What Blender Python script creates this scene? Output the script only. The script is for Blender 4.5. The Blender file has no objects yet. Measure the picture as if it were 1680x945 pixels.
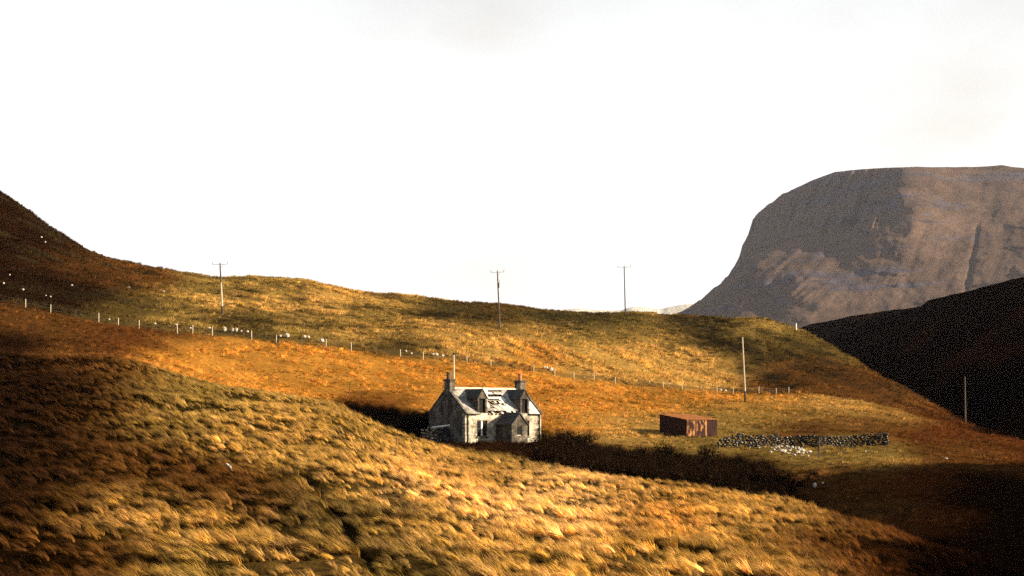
import bpy, bmesh, math, random
import numpy as np
from mathutils import Vector, Matrix

random.seed(7)
RNG = np.random.default_rng(7)
SC = bpy.context.scene
COL = SC.collection
R = math.radians

# ------------------------------------------------------------------ camera
F = 2800.0          # focal length in photo pixels (photo 1680 wide)
HZ = 690.0          # photo row of the eye-level horizon
cam_d = bpy.data.cameras.new("camera")
cam = bpy.data.objects.new("camera", cam_d)
COL.objects.link(cam)
cam_d.sensor_width = 36.0
cam_d.lens = F * 36.0 / 1680.0
cam_d.shift_y = (HZ - 472.5) / 1680.0
cam_d.clip_start = 0.5
cam_d.clip_end = 60000.0
cam.location = (0, 0, 0)
cam.rotation_euler = (R(90), 0, 0)
SC.camera = cam

# ------------------------------------------------------------------ light
SUN_AZ = R(97.0)   # clockwise from +Y (view direction): from the right, a little behind the camera
SUN_EL = R(19.0)
SUNV = Vector((math.sin(SUN_AZ) * math.cos(SUN_EL), math.cos(SUN_AZ) * math.cos(SUN_EL), math.sin(SUN_EL)))
world = bpy.data.worlds.new("World")
SC.world = world
world.use_nodes = True
wn = world.node_tree.nodes
wl = world.node_tree.links
wn.clear()
sky = wn.new("ShaderNodeTexSky")
sky.sky_type = 'NISHITA'
sky.sun_disc = False
sky.sun_elevation = SUN_EL
sky.sun_rotation = SUN_AZ
sky.altitude = 50
sky.air_density = 1.0
sky.dust_density = 1.0
sky.ozone_density = 1.0
bg = wn.new("ShaderNodeBackground")
bg.inputs['Strength'].default_value = 0.05
wo = wn.new("ShaderNodeOutputWorld")
# thin bright cloud veil over the whole sky: the lower one looks, the more of it lies in the way
wtc = wn.new("ShaderNodeTexCoord")
wsep = wn.new("ShaderNodeSeparateXYZ"); wl.new(wtc.outputs['Generated'], wsep.inputs[0])
def wmath(op, a, b=None):
    m_ = wn.new("ShaderNodeMath"); m_.operation = op
    for i_, q_ in enumerate((a, b)):
        if q_ is None: continue
        if isinstance(q_, (int, float)): m_.inputs[i_].default_value = q_
        else: wl.new(q_, m_.inputs[i_])
    return m_.outputs[0]
w_el = wmath('MAXIMUM', wsep.outputs['Z'], 0.03)
wcl = wn.new("ShaderNodeTexNoise"); wcl.inputs['Scale'].default_value = 4.2; wcl.inputs['Detail'].default_value = 5; wcl.inputs['Roughness'].default_value = 0.5
wmp = wn.new("ShaderNodeMapping"); wmp.inputs['Scale'].default_value = (1, 1, 2.2); wmp.inputs['Location'].default_value = (0.37 * 14, 0.1, 0.72 + 0.61 * 14)
wl.new(wtc.outputs['Generated'], wmp.inputs[0]); wl.new(wmp.outputs[0], wcl.inputs['Vector'])
w_tau = wmath('DIVIDE', 0.30, w_el)
w_fac = wmath('SUBTRACT', 1.0, wmath('EXPONENT', wmath('MULTIPLY', wmath('MULTIPLY', w_tau, w_tau), -1.0)))
wcr = wn.new("ShaderNodeValToRGB")
wcr.color_ramp.elements[0].position = 0.54; wcr.color_ramp.elements[0].color = (1.0, 1.0, 0.985, 1)
wcr.color_ramp.elements[1].position = 0.80; wcr.color_ramp.elements[1].color = (0.80, 0.76, 0.69, 1)
wl.new(wcl.outputs['Fac'], wcr.inputs['Fac'])
wsc = wn.new("ShaderNodeVectorMath"); wsc.operation = 'SCALE'; wsc.inputs['Scale'].default_value = 7.5
wl.new(wcr.outputs['Color'], wsc.inputs[0])
wmx = wn.new("ShaderNodeMix"); wmx.data_type = 'RGBA'
wl.new(w_fac, wmx.inputs[0]); wl.new(sky.outputs[0], wmx.inputs[6]); wl.new(wsc.outputs[0], wmx.inputs[7])
wl.new(wmx.outputs[2], bg.inputs['Color'])
wl.new(bg.outputs[0], wo.inputs['Surface'])

sun_d = bpy.data.lights.new("sun", 'SUN')
sun_d.energy = 5.0
sun_d.angle = R(0.6)
sun_d.color = (1.0, 0.84, 0.60)
sun = bpy.data.objects.new("sun", sun_d)
COL.objects.link(sun)
sun.rotation_euler = (-SUNV).to_track_quat('-Z', 'Y').to_euler()
sun.location = (200, -60, 150)

vs = SC.view_settings
vs.view_transform = 'Standard'
vs.look = 'None'
vs.gamma = 1.0
vs.exposure = 1.6
vs.use_curve_mapping = False
cy = SC.cycles
cy.max_bounces = 5
cy.diffuse_bounces = 2
cy.glossy_bounces = 2
cy.transmission_bounces = 3
cy.volume_bounces = 0
cy.transparent_max_bounces = 6
cy.use_denoising = False
cy.use_adaptive_sampling = False
cy.sample_clamp_indirect = 4.0

# ------------------------------------------------------------------ noise
def _hash(ix, iy, seed):
    h = (ix.astype(np.int64) * 374761393 + iy.astype(np.int64) * 668265263 + seed * 982451653) & 0xFFFFFFFF
    h = ((h ^ (h >> 13)) * 1274126177) & 0xFFFFFFFF
    h = (h ^ (h >> 16)) & 0xFFFFFFFF
    return h.astype(np.float64) / 4294967295.0

def vnoise(x, y, seed=0):
    x = np.asarray(x, float); y = np.asarray(y, float)
    ix = np.floor(x); iy = np.floor(y)
    fx = x - ix; fy = y - iy
    fx = fx * fx * fx * (fx * (fx * 6 - 15) + 10); fy = fy * fy * fy * (fy * (fy * 6 - 15) + 10)
    a = _hash(ix, iy, seed); b = _hash(ix + 1, iy, seed); c = _hash(ix, iy + 1, seed); d = _hash(ix + 1, iy + 1, seed)
    return (a + (b - a) * fx) * (1 - fy) + (c + (d - c) * fx) * fy - 0.5

def fbm(x, y, seed=0, octv=4, gain=0.5):
    s = 0; a = 1.0; n = 0
    for o in range(octv):
        s = s + a * vnoise(x, y, seed + o * 17); n += a; a *= gain
        x, y = x * 1.97 + y * 0.31 + 5.2, y * 1.97 - x * 0.31 + 1.3
    return s / n * 2.0

def sstep(a, b, x):
    t = np.clip((x - a) / (b - a), 0, 1)
    return t * t * (3 - 2 * t)

# ------------------------------------------------------------------ terrain profile
def curve(pts, sig=22.0):
    """smooth function of photo column from (column, value) pairs"""
    px = np.array([p[0] for p in pts], float); v = np.array([p[1] for p in pts], float)
    g = np.arange(-700, 2400, 2.0)
    d = np.interp(g, px, v)
    k = int(3 * sig / 2) + 1
    w = np.exp(-0.5 * ((np.arange(-k, k + 1) * 2.0) / sig) ** 2); w /= w.sum()
    d2 = np.convolve(np.pad(d, k, mode='edge'), w, 'valid')
    return lambda u: np.interp(u, g, d2)

KN = []   # (depth curve, row curve)
def knot(rows, sig=22.0):
    KN.append((curve([(r[0], r[1]) for r in rows], max(sig, 9)), curve([(r[0], r[2]) for r in rows], sig)))
# bottom edge of the picture
knot([(-300, 60, 950), (0, 60, 945), (400, 58, 945), (700, 56, 945), (1000, 58, 945), (1300, 60, 952), (1450, 62, 970), (1600, 62, 990), (1700, 62, 1005), (2000, 60, 1020)])
# middle of the near slope
knot([(-300, 88, 790), (0, 88, 800), (400, 85, 805), (560, 86, 815), (700, 88, 828), (870, 94, 843), (1000, 95, 855), (1150, 93, 866), (1300, 90, 886), (1450, 84, 925), (1600, 78, 965), (1700, 75, 990), (2000, 75, 1000)])
# brow of the near slope
knot([(-300, 165, 555), (0, 166, 606), (120, 168, 598), (200, 170, 596), (300, 171, 622), (400, 170, 643), (480, 170, 656), (550, 168, 666), (620, 167, 705), (700, 165, 738), (780, 163, 755), (830, 161, 758), (900, 156, 772), (1000, 145, 784), (1150, 135, 804), (1300, 125, 833), (1450, 110, 878), (1600, 98, 928), (1700, 92, 958), (2000, 90, 985)], 14)
# hollow behind the brow
knot([(-300, 186, 530), (0, 186, 570), (200, 188, 578), (300, 188, 612), (400, 184, 640), (480, 190, 652), (530, 196, 658), (556, 198.2, 672), (620, 197.2, 692), (697, 195.6, 712), (740, 191, 724), (780, 181, 738), (870, 178, 748), (1000, 166, 790), (1150, 156, 812), (1300, 146, 829), (1450, 130, 872), (1600, 118, 918), (1700, 112, 943), (2000, 110, 960)], 8)
# foot of the orange field
knot([(-300, 206, 505), (0, 205, 540), (200, 205, 556), (400, 203, 622), (500, 201, 645), (548, 199.9, 654), (640, 198.4, 664), (700, 197.2, 672), (760, 200, 690), (870, 201, 710), (1000, 196, 718), (1150, 197, 723), (1300, 190, 743), (1450, 180, 752), (1600, 176, 765), (1700, 170, 776), (2000, 170, 780)], 8)
# fence line
FENCE_Y = [(-300, 222), (0, 223), (400, 229), (560, 234), (700, 241), (870, 252), (1000, 262), (1150, 278), (1300, 298)]
knot([(-300, 222, 480), (0, 223, 495), (42, 223, 502), (162, 225, 526), (228, 226, 537), (316, 228, 549), (412, 229, 557), (535, 233, 568), (657, 239, 586), (805, 247, 600), (910, 255, 614), (1010, 263, 630), (1088, 270, 636), (1176, 281, 643), (1294, 298, 644), (1350, 296, 645), (1450, 284, 668), (1600, 268, 712), (1700, 250, 728), (2000, 250, 735)], 14)
# golden spur
knot([(-300, 265, 412), (0, 262, 440), (200, 262, 490), (400, 265, 521), (560, 268, 537), (640, 276, 536), (705, 285, 531), (822, 296, 538), (900, 300, 555), (967, 303, 565), (1035, 306, 580), (1091, 308, 597), (1150, 310, 621), (1220, 316, 628), (1300, 320, 622), (1400, 318, 632), (1450, 312, 648), (1600, 290, 708), (1700, 270, 726), (2000, 270, 733)], 16)
# bowl behind it
knot([(-300, 292, 350), (0, 290, 400), (200, 290, 470), (400, 290, 500), (560, 292, 519), (705, 312, 525), (822, 324, 535), (900, 326, 550), (967, 328, 557), (1035, 332, 566), (1091, 334, 575), (1150, 338, 572), (1200, 340, 565), (1240, 342, 560), (1300, 344, 578), (1400, 338, 608), (1450, 332, 630), (1600, 306, 704), (1700, 290, 724), (2000, 290, 730)], 16)
# skyline
SKYL = [(-300, 120), (-100, 240), (0, 318), (20, 330), (40, 345), (75, 372), (105, 392), (140, 414), (180, 430), (240, 442), (300, 452), (345, 461), (380, 461), (400, 459), (440, 461), (500, 465), (520, 468), (545, 476), (580, 484), (630, 487), (680, 490), (720, 497), (760, 500), (815, 501), (850, 504), (880, 512), (930, 515), (970, 517), (1040, 515), (1100, 517), (1160, 521), (1190, 525), (1215, 524), (1245, 524), (1275, 529), (1310, 541), (1350, 560), (1400, 590), (1450, 618), (1500, 647), (1550, 674), (1600, 700), (1640, 714), (1700, 722), (2000, 728)]
SKYY = [(-300, 362), (0, 360), (200, 360), (400, 365), (560, 375), (700, 392), (850, 405), (1000, 385), (1150, 385), (1240, 378), (1300, 374), (1400, 360), (1450, 350), (1600, 318), (1700, 305), (2000, 305)]
KN.append((curve(SKYY, 30), curve(SKYL, 5)))

def uof(x, Y):
    return 840 + F * x / np.maximum(Y, 40.0)

def knots_at(u):
    u = np.clip(u, -300, 2000)
    Ys = [np.full_like(u, -60.0), np.full_like(u, 4.0)]
    Zs = [np.full_like(u, -1.2), np.full_like(u, -1.8)]
    for fy, fp in KN:
        Y = fy(u); Ys.append(Y); Zs.append((HZ - fp(u)) / F * Y)
    Ysk = Ys[-1]; Zsk = Zs[-1]
    t_ = 2.5 / (Ys[7] - Ys[6])                    # keeps the field even right behind the cut bank
    Ys.insert(7, Ys[6] + 2.5); Zs.insert(7, Zs[6] + (Zs[7] - Zs[6]) * t_)
    Ys += [Ysk + 55, Ysk + 260, np.full_like(u, 2500.0), np.full_like(u, 40000.0)]
    lo = np.minimum(Zsk - 9, 30)
    Zs += [lo, np.minimum(lo - 12, -4), np.full_like(u, -12.0), np.full_like(u, -14.0)]
    return np.stack(Ys, -1), np.stack(Zs, -1)

def pchip(Yk, Zk, Y):
    h = np.diff(Yk, axis=-1); d = np.diff(Zk, axis=-1) / h
    m = np.zeros_like(Zk)
    w1 = 2 * h[:, 1:] + h[:, :-1]; w2 = h[:, 1:] + 2 * h[:, :-1]
    same = d[:, 1:] * d[:, :-1] > 0
    with np.errstate(divide='ignore', invalid='ignore'):
        hm = (w1 + w2) / (w1 / d[:, :-1] + w2 / d[:, 1:])
    m[:, 1:-1] = np.where(same, hm, 0)
    m[:, 0] = d[:, 0]; m[:, -1] = d[:, -1]
    i = np.clip((Y[:, None] >= Yk).sum(-1) - 1, 0, Yk.shape[1] - 2)
    r = np.arange(len(Y))
    H = h[r, i]; t = np.clip((Y - Yk[r, i]) / H, 0, 1)
    t2 = t * t; t3 = t2 * t
    return (2 * t3 - 3 * t2 + 1) * Zk[r, i] + (t3 - 2 * t2 + t) * H * m[r, i] + (-2 * t3 + 3 * t2) * Zk[r, i + 1] + (t3 - t2) * H * m[r, i + 1], i + t

HX, HY, HROT = -5.14, 187.0, R(40.0)       # cottage: front left corner and turn
HC, HS = math.cos(HROT), math.sin(HROT)
HZ0 = -2.5
SHED = (17.5, 205.0)

def terrain(x, Y, fine=True):
    """ground height at world (x, Y); second value is the running knot index"""
    x = np.atleast_1d(np.asarray(x, float)); Y = np.atleast_1d(np.asarray(Y, float))
    x, Y = np.broadcast_arrays(x, Y)
    u = uof(x, Y)
    Yk, Zk = knots_at(u)
    z, k = pchip(Yk, Zk, Y)
    k = np.where(k <= 6, k, np.where(k < 7, 6 + (k - 6) * 0.06, np.where(k < 8, 6.06 + (k - 7) * 0.94, k - 1)))
    far = sstep(420, 900, Y)
    # rolling and hummocky relief
    z = z + (0.35 * fbm(x / 19, Y / 19, 3, 3) + 0.0) * (1 - far) * sstep(25, 60, Y)
    hum = sstep(20, 55, Y) * (1 - far)
    up = sstep(7.2, 8.2, k) * (1 - sstep(9.6, 10.2, k))
    if fine:
        z = z + hum * (0.30 + 0.25 * up) * fbm(x / 4.2, Y / 4.2, 11, 3)
        z = z + hum * 0.10 * fbm(x / 1.3, Y / 1.3, 23, 2)
        near = 1 - sstep(110, 175, Y)
        z = z + hum * near * 0.17 * fbm(x / 0.95 + Y / 2.6, Y / 0.85, 27, 2)
    # unseen valley side at the right, added and shaped to shade the foreground
    s = x - (0.305 * Y + 14)
    side = sstep(0, 75, s) * sstep(-220, -40, Y) * (1 - sstep(120, 320, Y)) * (0.62 + 0.38 * sstep(35, 95, Y))
    z = z + side * (38 + 13 * fbm(x / 34, Y / 34, 41, 4))
    # old bank behind the fence
    yf = KN[5][0](np.clip(u, -300, 2000))
    b = np.exp(-((Y - yf - 3.0) / 1.6) ** 2) * sstep(-50, 60, u) * (1 - sstep(1200, 1330, u))
    z = z + b * 0.45 * (0.6 + 0.8 * fbm(x / 5, Y / 5, 51, 2))
    # level platform for the cottage
    lx = (x - HX) * HC + (Y - HY) * HS
    ly = -(x - HX) * HS + (Y - HY) * HC
    dx = np.maximum(np.maximum(-0.5 - lx, lx - 11.8), 0); dy = np.maximum(np.maximum(-3.2 - ly, (ly - 6.6) * 2.2), 0)
    w = 1 - sstep(0.0, 3.6, np.hypot(dx, dy))
    z = z * (1 - w) + HZ0 * w
    for (xa, ya, xb, yb, wd, dp) in GROOVES:
        tt = np.clip(((x - xa) * (xb - xa) + (Y - ya) * (yb - ya)) / ((xb - xa) ** 2 + (yb - ya) ** 2), 0, 1)
        dd = np.hypot(x - xa - tt * (xb - xa), Y - ya - tt * (yb - ya)) + 0.12 * vnoise(x / 0.9, Y / 0.9, 55)
        z = z - dp * np.exp(-(dd / wd) ** 2)
    return z, k

GROOVES = []
def groove_dist(x, Y):
    d = np.full(np.shape(x), 99.0)
    for (xa, ya, xb, yb, wd, dp) in GROOVES:
        tt = np.clip(((x - xa) * (xb - xa) + (Y - ya) * (yb - ya)) / ((xb - xa) ** 2 + (yb - ya) ** 2), 0, 1)
        d = np.minimum(d, np.hypot(x - xa - tt * (xb - xa), Y - ya - tt * (yb - ya)) / wd)
    return d

def gz(x, Y):
    return float(terrain(x, Y)[0][0])

def hit(px, py, y0=50.0, y1=460.0):
    """first ground point seen through photo pixel (px, py) beyond depth y0"""
    Y = np.arange(y0, y1, 0.25)
    x = (px - 840) / F * Y
    z, _ = terrain(x, Y)
    d = z - (HZ - py) / F * Y
    i = np.argmax(d >= 0)
    if d[i] < 0:
        i = int(np.argmax(d))
    return float(x[i]), float(Y[i]), float(z[i])

# drains and a sheep track cut into the near slope
_g = []
for line, wd, dp in (([(505, 786), (528, 812), (560, 848), (592, 890), (628, 945)], 0.26, 0.30), ([(0, 633), (90, 643), (170, 650), (240, 660)], 0.45, 0.45), ([(770, 855), (800, 875), (850, 905)], 0.22, 0.15), ([(1330, 812), (1420, 836), (1500, 856)], 0.5, 0.15)):
    w_ = [hit(a, b, 52.0) for a, b in line]
    _g += [(p[0], p[1], q[0], q[1], wd, dp) for p, q in zip(w_[:-1], w_[1:])]
GROOVES.extend(_g)

# ------------------------------------------------------------------ materials
MAT = {}
def nodes_mat(name, rough=0.85):
    m = bpy.data.materials.new(name); m.use_nodes = True
    n = m.node_tree.nodes; l = m.node_tree.links
    b = n['Principled BSDF']; b.inputs['Roughness'].default_value = rough
    b.inputs['Specular IOR Level'].default_value = 0.2
    MAT[name] = m
    return m, n, l, b

def noise_node(n, l, scale, detail=4, vec=None, rough=0.55):
    t = n.new('ShaderNodeTexNoise'); t.inputs['Scale'].default_value = scale; t.inputs['Detail'].default_value = detail
    t.inputs['Roughness'].default_value = rough
    if vec is not None: l.new(vec, t.inputs['Vector'])
    return t

def ramp(n, l, fac, stops):
    r = n.new('ShaderNodeValToRGB'); e = r.color_ramp.elements
    while len(e) < len(stops): e.new(0.5)
    for i, (p, c) in enumerate(stops):
        e[i].position = p; e[i].color = (*c, 1)
    l.new(fac, r.inputs['Fac'])
    return r

def simple(name, c1, c2, scale=3.0, rough=0.85, bump=0.3, bscale=None, metal=0.0, stretch=None, dist=0.02, lo=0.35, hi=0.65):
    m, n, l, b = nodes_mat(name, rough)
    tc = n.new('ShaderNodeTexCoord'); vec = tc.outputs['Object']
    if stretch:
        mp = n.new('ShaderNodeMapping'); mp.inputs['Scale'].default_value = stretch
        l.new(vec, mp.inputs['Vector']); vec = mp.outputs['Vector']
    t = noise_node(n, l, scale, 5, vec)
    r = ramp(n, l, t.outputs['Fac'], [(lo, c1), (hi, c2)])
    l.new(r.outputs['Color'], b.inputs['Base Color'])
    b.inputs['Metallic'].default_value = metal
    if bump:
        t2 = noise_node(n, l, bscale or scale * 3, 4, vec)
        bp = n.new('ShaderNodeBump'); bp.inputs['Strength'].default_value = bump; bp.inputs['Distance'].default_value = dist
        l.new(t2.outputs['Fac'], bp.inputs['Height']); l.new(bp.outputs['Normal'], b.inputs['Normal'])
    return m

# ground: colour of the sward and painted shade from the vegetation map, mottled
def ground_material():
    m, n, l, b = nodes_mat('moor', 0.95)
    b.inputs['Specular IOR Level'].default_value = 0.0
    a = n.new('ShaderNodeAttribute'); a.attribute_name = 'veg_shade'
    tc = n.new('ShaderNodeTexCoord')
    t = noise_node(n, l, 1.7, 6, tc.outputs['Object'], 0.7)
    mr = n.new('ShaderNodeMapRange'); mr.inputs['From Min'].default_value = 0.3; mr.inputs['From Max'].default_value = 0.7
    mr.inputs['To Min'].default_value = 0.45; mr.inputs['To Max'].default_value = 1.15
    l.new(t.outputs['Fac'], mr.inputs['Value'])
    mx = n.new('ShaderNodeVectorMath'); mx.operation = 'SCALE'
    l.new(a.outputs['Color'], mx.inputs[0]); l.new(mr.outputs['Result'], mx.inputs['Scale'])
    l.new(mx.outputs['Vector'], b.inputs['Base Color'])
    t2 = noise_node(n, l, 5.0, 5, tc.outputs['Object'], 0.7)
    bp = n.new('ShaderNodeBump'); bp.inputs['Strength'].default_value = 0.8; bp.inputs['Distance'].default_value = 0.25
    l.new(t2.outputs['Fac'], bp.inputs['Height']); l.new(bp.outputs['Normal'], b.inputs['Normal'])
    return m
ground_material()

def grass_material():
    m = bpy.data.materials.new('grass'); m.use_nodes = True
    n = m.node_tree.nodes; l = m.node_tree.links; n.clear()
    a = n.new('ShaderNodeAttribute'); a.attribute_name = 'tint'; a.attribute_type = 'INSTANCER'
    o = n.new('ShaderNodeOutputMaterial')
    d = n.new('ShaderNodeBsdfDiffuse'); t = n.new('ShaderNodeBsdfTranslucent'); mx = n.new('ShaderNodeMixShader')
    mx.inputs['Fac'].default_value = 0.28
    l.new(a.outputs['Color'], d.inputs['Color']); l.new(a.outputs['Color'], t.inputs['Color'])
    l.new(d.outputs[0], mx.inputs[1]); l.new(t.outputs[0], mx.inputs[2]); l.new(mx.outputs[0], o.inputs['Surface'])
    MAT['grass'] = m
grass_material()

def stone_wall_material(name, c_dark, c_mid, c_pale, scale=2.6):
    m, n, l, b = nodes_mat(name, 0.92)
    tc = n.new('ShaderNodeTexCoord')
    mp = n.new('ShaderNodeMapping'); mp.inputs['Scale'].default_value = (1, 1, 1.5)
    l.new(tc.outputs['Object'], mp.inputs['Vector'])
    v = n.new('ShaderNodeTexVoronoi'); v.inputs['Scale'].default_value = scale
    l.new(mp.outputs['Vector'], v.inputs['Vector'])
    t = noise_node(n, l, 0.9, 6, tc.outputs['Object'], 0.7)
    r1 = ramp(n, l, t.outputs['Fac'], [(0.36, c_dark), (0.5, c_mid), (0.62, c_pale)])
    hs = n.new('ShaderNodeMix'); hs.data_type = 'RGBA'; hs.blend_type = 'MULTIPLY'; hs.inputs[0].default_value = 0.75
    bw = ramp(n, l, v.outputs['Color'], [(0.15, (0.45, 0.42, 0.38)), (0.75, (1, 1, 1))])
    l.new(r1.outputs['Color'], hs.inputs[6]); l.new(bw.outputs['Color'], hs.inputs[7])
    l.new(hs.outputs[2], b.inputs['Base Color'])
    v2 = n.new('ShaderNodeTexVoronoi'); v2.feature = 'DISTANCE_TO_EDGE'; v2.inputs['Scale'].default_value = scale
    l.new(mp.outputs['Vector'], v2.inputs['Vector'])
    r2 = ramp(n, l, v2.outputs['Distance'], [(0.0, (0, 0, 0)), (0.12, (1, 1, 1))])
    bp = n.new('ShaderNodeBump'); bp.inputs['Strength'].default_value = 0.7; bp.inputs['Distance'].default_value = 0.05
    l.new(r2.outputs['Color'], bp.inputs['Height']); l.new(bp.outputs['Normal'], b.inputs['Normal'])
    return m

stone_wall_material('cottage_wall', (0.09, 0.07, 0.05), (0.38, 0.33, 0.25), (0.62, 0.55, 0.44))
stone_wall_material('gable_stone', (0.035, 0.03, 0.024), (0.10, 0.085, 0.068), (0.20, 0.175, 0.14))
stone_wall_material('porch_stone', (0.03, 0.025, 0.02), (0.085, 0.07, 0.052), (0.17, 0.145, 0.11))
simple('pale_slate', (0.34, 0.31, 0.27), (0.66, 0.62, 0.55), 1.3, 0.75, 0.4, 8, lo=0.36, hi=0.6)
simple('slate', (0.13, 0.115, 0.10), (0.36, 0.335, 0.295), 1.1, 0.75, 0.4, 8, lo=0.36, hi=0.62)
simple('dark_slate', (0.022, 0.02, 0.018), (0.06, 0.055, 0.05), 2.0, 0.8, 0.4, 8)
simple('ridge_tile', (0.45, 0.36, 0.26), (0.7, 0.58, 0.42), 2.0, 0.85)
simple('old_timber', (0.30, 0.25, 0.19), (0.60, 0.52, 0.42), 4.0, 0.85, 0.3, stretch=(1, 1, 6))
simple('dark_timber', (0.045, 0.03, 0.022), (0.11, 0.075, 0.05), 5.0, 0.85)
simple('interior_black', (0.004, 0.0035, 0.003), (0.012, 0.009, 0.008), 4.0, 0.9, 0.2)  # near-black that paints the unlit inside of the dormers
simple('white_paint', (0.52, 0.49, 0.43), (0.8, 0.78, 0.72), 3.0, 0.6)
simple('iron', (0.02, 0.018, 0.016), (0.06, 0.045, 0.035), 6.0, 0.6)
simple('terracotta', (0.26, 0.10, 0.05), (0.42, 0.18, 0.09), 5.0, 0.85)
simple('sooty_clay', (0.04, 0.033, 0.028), (0.12, 0.09, 0.07), 5.0, 0.9)
simple('pole_wood', (0.30, 0.24, 0.17), (0.56, 0.47, 0.34), 3.0, 0.85, 0.2, stretch=(4, 4, 0.6))
simple('grey_pole', (0.05, 0.038, 0.032), (0.12, 0.09, 0.07), 3.0, 0.85, 0.2, stretch=(4, 4, 0.6))
simple('pole_butt', (0.03, 0.022, 0.016), (0.07, 0.05, 0.035), 3.0, 0.85)
simple('post_wood', (0.36, 0.29, 0.20), (0.62, 0.52, 0.38), 5.0, 0.9)
simple('pale_rock', (0.26, 0.22, 0.17), (0.62, 0.57, 0.48), 3.0, 0.9, 0.6, 6, dist=0.06)
simple('lichen_rock', (0.016, 0.014, 0.012), (0.60, 0.56, 0.48), 4.0, 0.92, 0.6, 8, dist=0.04, lo=0.59, hi=0.67)
simple('galvanised', (0.20, 0.19, 0.18), (0.36, 0.34, 0.31), 8.0, 0.5, 0.1, metal=0.6)
simple('porcelain', (0.10, 0.06, 0.04), (0.2, 0.12, 0.08), 8.0, 0.3, 0.0)
simple('rust_roof', (0.24, 0.075, 0.018), (0.46, 0.17, 0.04), 1.6, 0.9, 0.3)
simple('rust_dark', (0.010, 0.005, 0.004), (0.045, 0.014, 0.009), 1.5, 0.9, 0.3, stretch=(2, 2, 0.7))
simple('rust_patch', (0.030, 0.010, 0.007), (0.42, 0.19, 0.065), 1.1, 0.9, 0.3, stretch=(2.6, 2.6, 0.9), lo=0.47, hi=0.66)
simple('bark', (0.003, 0.0022, 0.0016), (0.020, 0.010, 0.005), 1.0, 0.9, 0)
MAT['bark'].node_tree.nodes['Principled BSDF'].inputs['Specular IOR Level'].default_value = 0.0
simple('glass_dark', (0.012, 0.012, 0.013), (0.02, 0.02, 0.02), 1.0, 0.15, 0)

# ------------------------------------------------------------------ mesh helpers
class MB:
    def __init__(s): s.v = []; s.f = []
    def add(s, vs, fs):
        o = len(s.v); s.v += [tuple(v) for v in vs]; s.f += [tuple(i + o for i in f) for f in fs]; return s
    def box(s, x0, x1, y0, y1, z0, z1):
        return s.add([(x0, y0, z0), (x1, y0, z0), (x1, y1, z0), (x0, y1, z0), (x0, y0, z1), (x1, y0, z1), (x1, y1, z1), (x0, y1, z1)],
                     [(0, 3, 2, 1), (4, 5, 6, 7), (0, 1, 5, 4), (1, 2, 6, 5), (2, 3, 7, 6), (3, 0, 4, 7)])
    def hexa(s, p):  # eight corners, bottom four then top four, counter-clockwise
        return s.add(p, [(0, 3, 2, 1), (4, 5, 6, 7), (0, 1, 5, 4), (1, 2, 6, 5), (2, 3, 7, 6), (3, 0, 4, 7)])
    def prism(s, poly, axis, a, b):
        """polygon in the two other axes swept along axis from a to b"""
        n = len(poly)
        def P(p, t):
            return {'x': (t, p[0], p[1]), 'y': (p[0], t, p[1]), 'z': (p[0], p[1], t)}[axis]
        vs_ = [P(p, a) for p in poly] + [P(p, b) for p in poly]
        fs = [tuple(range(n))[::-1], tuple(range(n, 2 * n))] + [(i, (i + 1) % n, n + (i + 1) % n, n + i) for i in range(n)]
        return s.add(vs_, fs)
    def tube(s, p, q, r0, r1=None, n=8, cap=True):
        r1 = r0 if r1 is None else r1
        p = Vector(p); q = Vector(q); d = (q - p).normalized()
        a = d.orthogonal().normalized(); b = d.cross(a)
        vs_ = []
        for c, r in ((p, r0), (q, r1)):
            for i in range(n):
                t = 2 * math.pi * i / n
                vs_.append(c + a * (r * math.cos(t)) + b * (r * math.sin(t)))
        fs = [(i, (i + 1) % n, n + (i + 1) % n, n + i) for i in range(n)]
        if cap: fs += [tuple(range(n))[::-1], tuple(range(n, 2 * n))]
        return s.add(vs_, fs)
    def build(s, name, mat, parent=None, loc=None, rot=None, smooth=False):
        me = bpy.data.meshes.new(name)
        me.from_pydata(s.v, [], s.f); me.update()
        bm = bmesh.new(); bm.from_mesh(me); bmesh.ops.recalc_face_normals(bm, faces=bm.faces); bm.to_mesh(me); bm.free()
        if smooth:
            me.polygons.foreach_set('use_smooth', [True] * len(me.polygons))
        return link(name, me, mat, parent, loc, rot)

def link(name, me, mat, parent=None, loc=None, rot=None):
    if mat and not me.materials:
        me.materials.append(MAT[mat])
    o = bpy.data.objects.new(name, me); COL.objects.link(o)
    if parent: o.parent = parent
    if loc is not None: o.location = loc
    if rot is not None: o.rotation_euler = rot
    return o

def empty(name, loc, rz=0.0):
    o = bpy.data.objects.new(name, None); COL.objects.link(o)
    o.empty_display_size = 0.3
    o.location = loc; o.rotation_euler = (0, 0, rz)
    return o

def tag(o, label=None, cat=None, group=None, kind=None):
    if label: o['label'] = label
    if cat: o['category'] = cat
    if group: o['group'] = group
    if kind: o['kind'] = kind
    return o

def np_mesh(name, V, Fq, mat, smooth=True):
    me = bpy.data.meshes.new(name)
    V = np.ascontiguousarray(V, np.float32); Fq = np.ascontiguousarray(Fq, np.int32)
    k = Fq.shape[1]
    me.vertices.add(len(V)); me.vertices.foreach_set('co', V.ravel())
    me.loops.add(Fq.size); me.loops.foreach_set('vertex_index', Fq.ravel())
    me.polygons.add(len(Fq)); me.polygons.foreach_set('loop_start', np.arange(0, Fq.size, k, dtype=np.int32))
    me.polygons.foreach_set('loop_total', np.full(len(Fq), k, np.int32))
    me.polygons.foreach_set('use_smooth', np.full(len(Fq), smooth))
    me.update(calc_edges=True); me.validate()
    if mat: me.materials.append(MAT[mat])
    return me

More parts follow.
